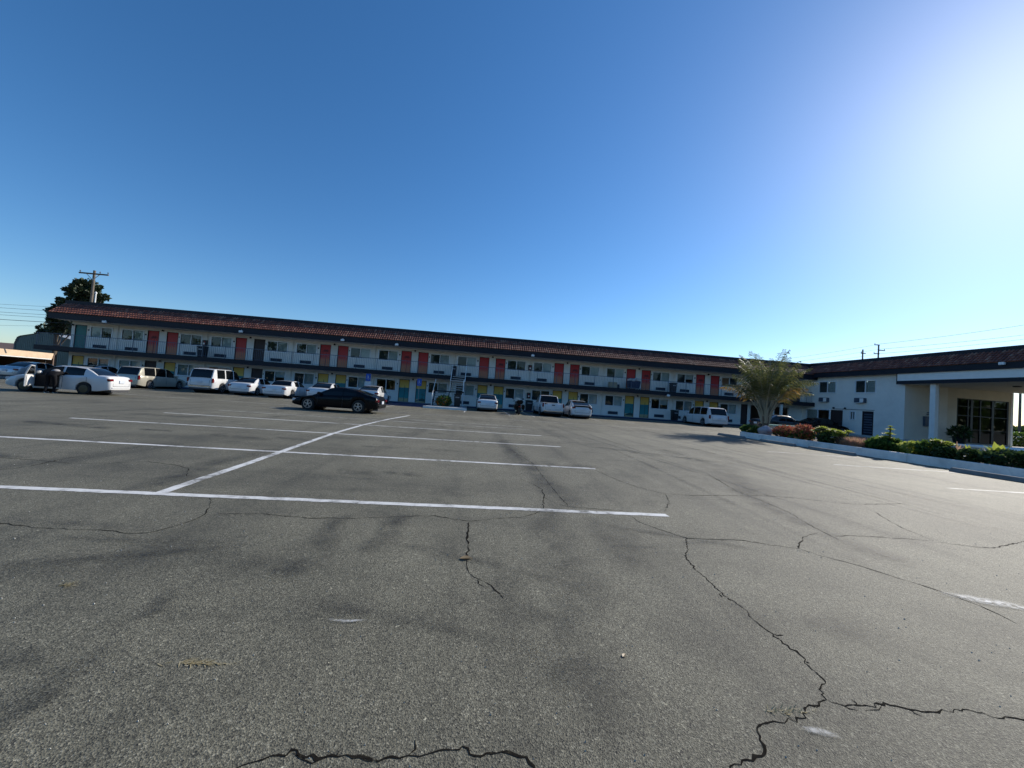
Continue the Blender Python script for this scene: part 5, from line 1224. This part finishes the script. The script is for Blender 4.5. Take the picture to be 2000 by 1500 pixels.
# ------------------------------------------------------------------ left background: carport, sheds, tree, pole, wires
cp = empty('carport', (-44,0,0), 0, 'low carport with a sunlit tan fascia at the left edge', 'carport')
M['tan'] = mat('tan_fascia', (0.60,0.44,0.29), .8, vary=.12, scale=2)
MB().box(-6,-.12,20,43.9,2.26,2.32).build('roof', M['tan'], cp)
fc = MB(); fc.add([(.15,20,1.86),(.15,43.7,1.80),(0,43.95,2.38),(0,20,2.38)], [(0,1,2,3)]).add([(.07,20,1.86),(.07,43.65,1.80),(-.08,43.9,2.36),(-.08,20,2.36)], [(3,2,1,0)]).add([(.15,43.7,1.80),(.07,43.65,1.80),(-.08,43.9,2.36),(0,43.95,2.38)], [(0,1,2,3)])
fc.build('fascia', M['tan'], cp); MB().box(.03,.20,20,43.6,1.71,1.795).build('gutter', M['white'], cp)
MB().box(-6,.0,43.7,43.78,1.75,2.28).build('end_board', M['brown'], cp)
for y in (22,26,30,34,38,43.4): MB().tube([(-.15,y,0),(-.15,y,2.26)], .05, 8).build('post', M['black'], cp)
MB().box(-6,0,43.95,44.05,0,2.26).build('end_wall', M['brown'], cp); MB().box(-6.1,-6,20,43.9,0,2.26).build('rear_wall', M['brown'], cp)  # end wall added so the space under the roof looks dark
gs = empty('metal_shed', (-53.3,52,0), 0, 'grey-green gabled metal shed behind the carport', 'shed')
M['shed'] = mat('green_sheet_metal', (0.13,0.17,0.16), .5, metal=.2, vary=.1)
prof = [(-3.1,0),(-3.1,3.5),(-2.85,4.25),(-2.5,4.45),(-.2,5.05),(.3,5.06),(6.5,3.7),(6.5,0)]
f_ = MB(); f_.add([(x,0,z) for x,z in prof], [tuple(range(8))]).build('end_wall', M['shed'], gs); MB().add([(x,12,z) for x,z in prof], [tuple(reversed(range(8)))]).build('end_wall', M['shed'], gs)
rb = MB()
for x in range(-14, 32): 
    xx = x*.2; zt = lerp_tab(prof[1:-1], xx); rb.box(xx-.03,xx+.03,-.025,-.001,0,zt-.1)
rb.build('wall_ribs', M['shed'], gs, kind='stuff')
r_ = MB()
for (x0_,z0_),(x1_,z1_) in zip(prof, prof[1:]): r_.add([(x0_,-.15,z0_+.03),(x1_,-.15,z1_+.03),(x1_,12.1,z1_+.03),(x0_,12.1,z0_+.03)], [(3,2,1,0)])
r_.build('roof', mat('galvanised_roof', (0.55,0.56,0.56), .45, metal=.5), gs)
bh = empty('brown_house', (-72,60,0), 0, 'low brown-roofed house at the far left', 'house')
MB().box(-8,6.7,0,8,0,2.9).build('wall', M['cream'], bh); h_ = MB(); h_.add([(-8.4,-.5,2.8),(7.1,-.5,2.8),(5.5,4,3.95),(-8.4,4,3.95),(7.1,8.5,2.8),(-8.4,8.5,2.8)], [(0,1,2,3),(2,4,5,3),(1,4,2)]); h_.build('roof', M['brown'], bh)
MB().box(3,3.3,1.0,1.3,3.2,4.3).build('vent', M['white'], bh)
def tree(name, loc, clumps, n, size, label, h, m_=None, cat='tree'):
    o = empty(name, loc, 0, label, cat)
    t_ = MB(); t_.tube([(0,0,-.2),(.1,0,h*.25),(0,.1,h*.5),(.1,0,h*.72)], [.30,.24,.18,.08], 9)
    for c_, rd in clumps: t_.tube([(0,0,h*.35),(c_[0]*.5,c_[1]*.5,(h*.35+c_[2])/2),tuple(c_)], [.12,.08,.03], 6)
    t_.build('trunk', M['bark'], o, smooth=50)
    mb = MB(); tot = sum(rd**2 for _, rd in clumps)
    for c_, rd in clumps:
        k = int(n*rd**2/tot)
        for q in range(6):
            cc = Vector(c_)+Vector((random.gauss(0,1),random.gauss(0,1),random.gauss(0,.8))).normalized()*rd*.62
            leaves(mb, cc, (rd*.52,rd*.52,rd*.42), k//6, size, up=.2, aspect=.42, shell=.45)
    mb.build('crown', m_ or M['lf_tree'], o, kind='stuff'); return o
cl = [((0,0,9.4),1.35),((-1.15,.3,10.1),.85),((1.1,.2,9.9),.9),((.0,0,11.0),.85),((-.1,.4,7.8),1.3),((1.45,0,8.3),.95),((-1.1,0,8.5),.8),((.9,.3,10.8),.6),((-1.9,.2,10.15),.42),((2.1,0,9.75),.4),((.3,0,6.3),1.2),((2.0,0,7.4),.5)]
tree('evergreen_tree', (-47.5,50,0), cl, 6500, .34, 'tall dark tree rising behind the motel roof beside the utility pole', 11)
tree('evergreen_tree', (-50.6,50.5,0), [((.2,0,8.3),.55),((-.1,0,7.5),.75),((.2,0,6.4),.9),((.25,0,9.0),.34),((1.3,0,6.4),.7),((2.2,0,5.9),.7),((.4,0,5.4),.8)], 2600, .34, 'narrower dark tree left of the tall tree behind the roof', 8)
tree('evergreen_tree', (-60.5,60,0), [((-1.0,0,5.9),.9),((.6,0,6.1),.8),((2.2,0,5.7),.9),((3.6,0,5.6),.8),((5.0,0,5.8),.9)], 2200, .36, 'low dark treetop just above the metal shed', 5.6)
tree('evergreen_tree', (-82,78,0), [((0,0,4.4),1.6),((2,0,4.0),1.3)], 900, .5, 'distant tree over the brown house at the far left edge', 4.5)
def utility_pole(loc, h, arms, label, rz=0):
    o = empty('utility_pole', loc, rz, label, 'pole')
    MB().tube([(0,0,0),(0,0,h)], [.16,.11], 10).build('pole', M['wood'], o, smooth=50)
    for z, a, b, ins in arms:
        MB().box(a,b,-.19,-.08,z-.07,z+.07).build('crossarm', M['bark'], o)
        if b-a > 2: MB().bar((-.7,-.13,z),(0,-.13,z-.7),.05).bar((.7,-.13,z),(0,-.13,z-.7),.05).build('brace', M['steel'], o)
        for x in ins: MB().lathe([(.02,z+.07),(.03,z+.16),(.06,z+.18),(.05,z+.27),(.02,z+.30)], 8, x, -.135).build('insulator', M['grille'], o)
    return o
utility_pole((-42.9,46,0), 11.95, [(11.55,-1.4,1.55,(-1.3,.7,1.5))], 'wooden utility pole with one crossarm above the motel roof on the left')
utility_pole((70.4,60,0), 15.0, [(14.9,-1.0,0,(-.9,)),(14.0,0,1.1,(1.0,)),(13.35,-1.05,0,(-1.0,))], 'taller utility pole behind the office wing roof')
utility_pole((67.9,60.5,0), 14.0, [(13.3,-.5,.4,(-.4,))], 'shorter bare pole left of the taller one behind the office roof')
utility_pole((74.75,45,0), 8.0, [], 'dark pole seen through the opening under the canopy')
vp = empty('roof_vent_pipe', (-39.3,42.5,0), 0, 'thin white vent pipe sticking up before the utility pole', 'pipe')
MB().tube([(0,0,5.0),(0,0,8.75)], .06, 8).lathe([(.06,8.75),(.10,8.78),(.10,8.9),(.03,8.98)], 8).build('pipe', M['white'], vp)
def wire(pts_, sag, label, r_=.018, group='overhead wires', n=14):
    a, b = Vector(pts_[0]), Vector(pts_[1]); q = []
    for i in range(n+1):
        t_ = i/n; p_ = a.lerp(b, t_); p_.z -= sag*4*t_*(1-t_); q.append(p_)
    return tag(MB().tube(q, r_, 5).build('overhead_wire', M['wire']), label, 'wire', group)
for k, (za, zb, rr) in enumerate(((7.5,7.7,.012),(7.4,7.2,.016),(6.9,6.75,.016),(6.6,6.45,.016),(6.1,5.95,.026),(4.4,5.7,.010))):
    o_ = ['top','second','third','fourth','thick fifth','lowest thin'][k]
    wire(((-75,46.0+k*.05,za-.3),(-42.9,46.1,zb)), .25, '%s overhead wire running off the left edge from the pole' % o_, rr)
for k, (za, zb, zc) in enumerate(((15.1,23.0,9.8),(14.2,20.9,9.2),(13.4,20.1,8.6))):
    o_ = ['top','middle','lowest'][k]
    wire(((70.4,60,za),(108,60,zb)), .25, '%s wire rising right from the taller pole over the office roof' % o_, .022)
    wire(((70.4,60,za),(46,60,zc)), .25, '%s wire falling left from the taller pole towards the palm' % o_, .018)
# beyond the canopy
shrub('far_hedge', (76,46.5,0), (9,1.2,1.0), 2600, .5, M['lf_dark'], 'dark clipped hedge far beyond the canopy opening', 'hedge', stems=False)
shrub('leafy_bush', (49.6,30.0,0), (1.6,1.2,.62), 1300, .22, M['lf_green'], 'green bush just past the lobby corner', 'bush', aspect=.5)

# trees across the street behind the viewer: nothing but their reflection in the panes is seen
mb = MB()
for k in range(64):
    x = -115+k*5+random.uniform(-1.5,1.5); h = random.uniform(8.5,13.0)
    leaves(mb, (x, -46+random.uniform(-2,2), h*.55), (3.6,2.2,h*.5), 260, 1.3, up=.2, aspect=.5)
tag(mb.build('street_trees', M['lf_green']), 'row of street trees behind the viewer reflected in the window panes', 'trees', kind='stuff')
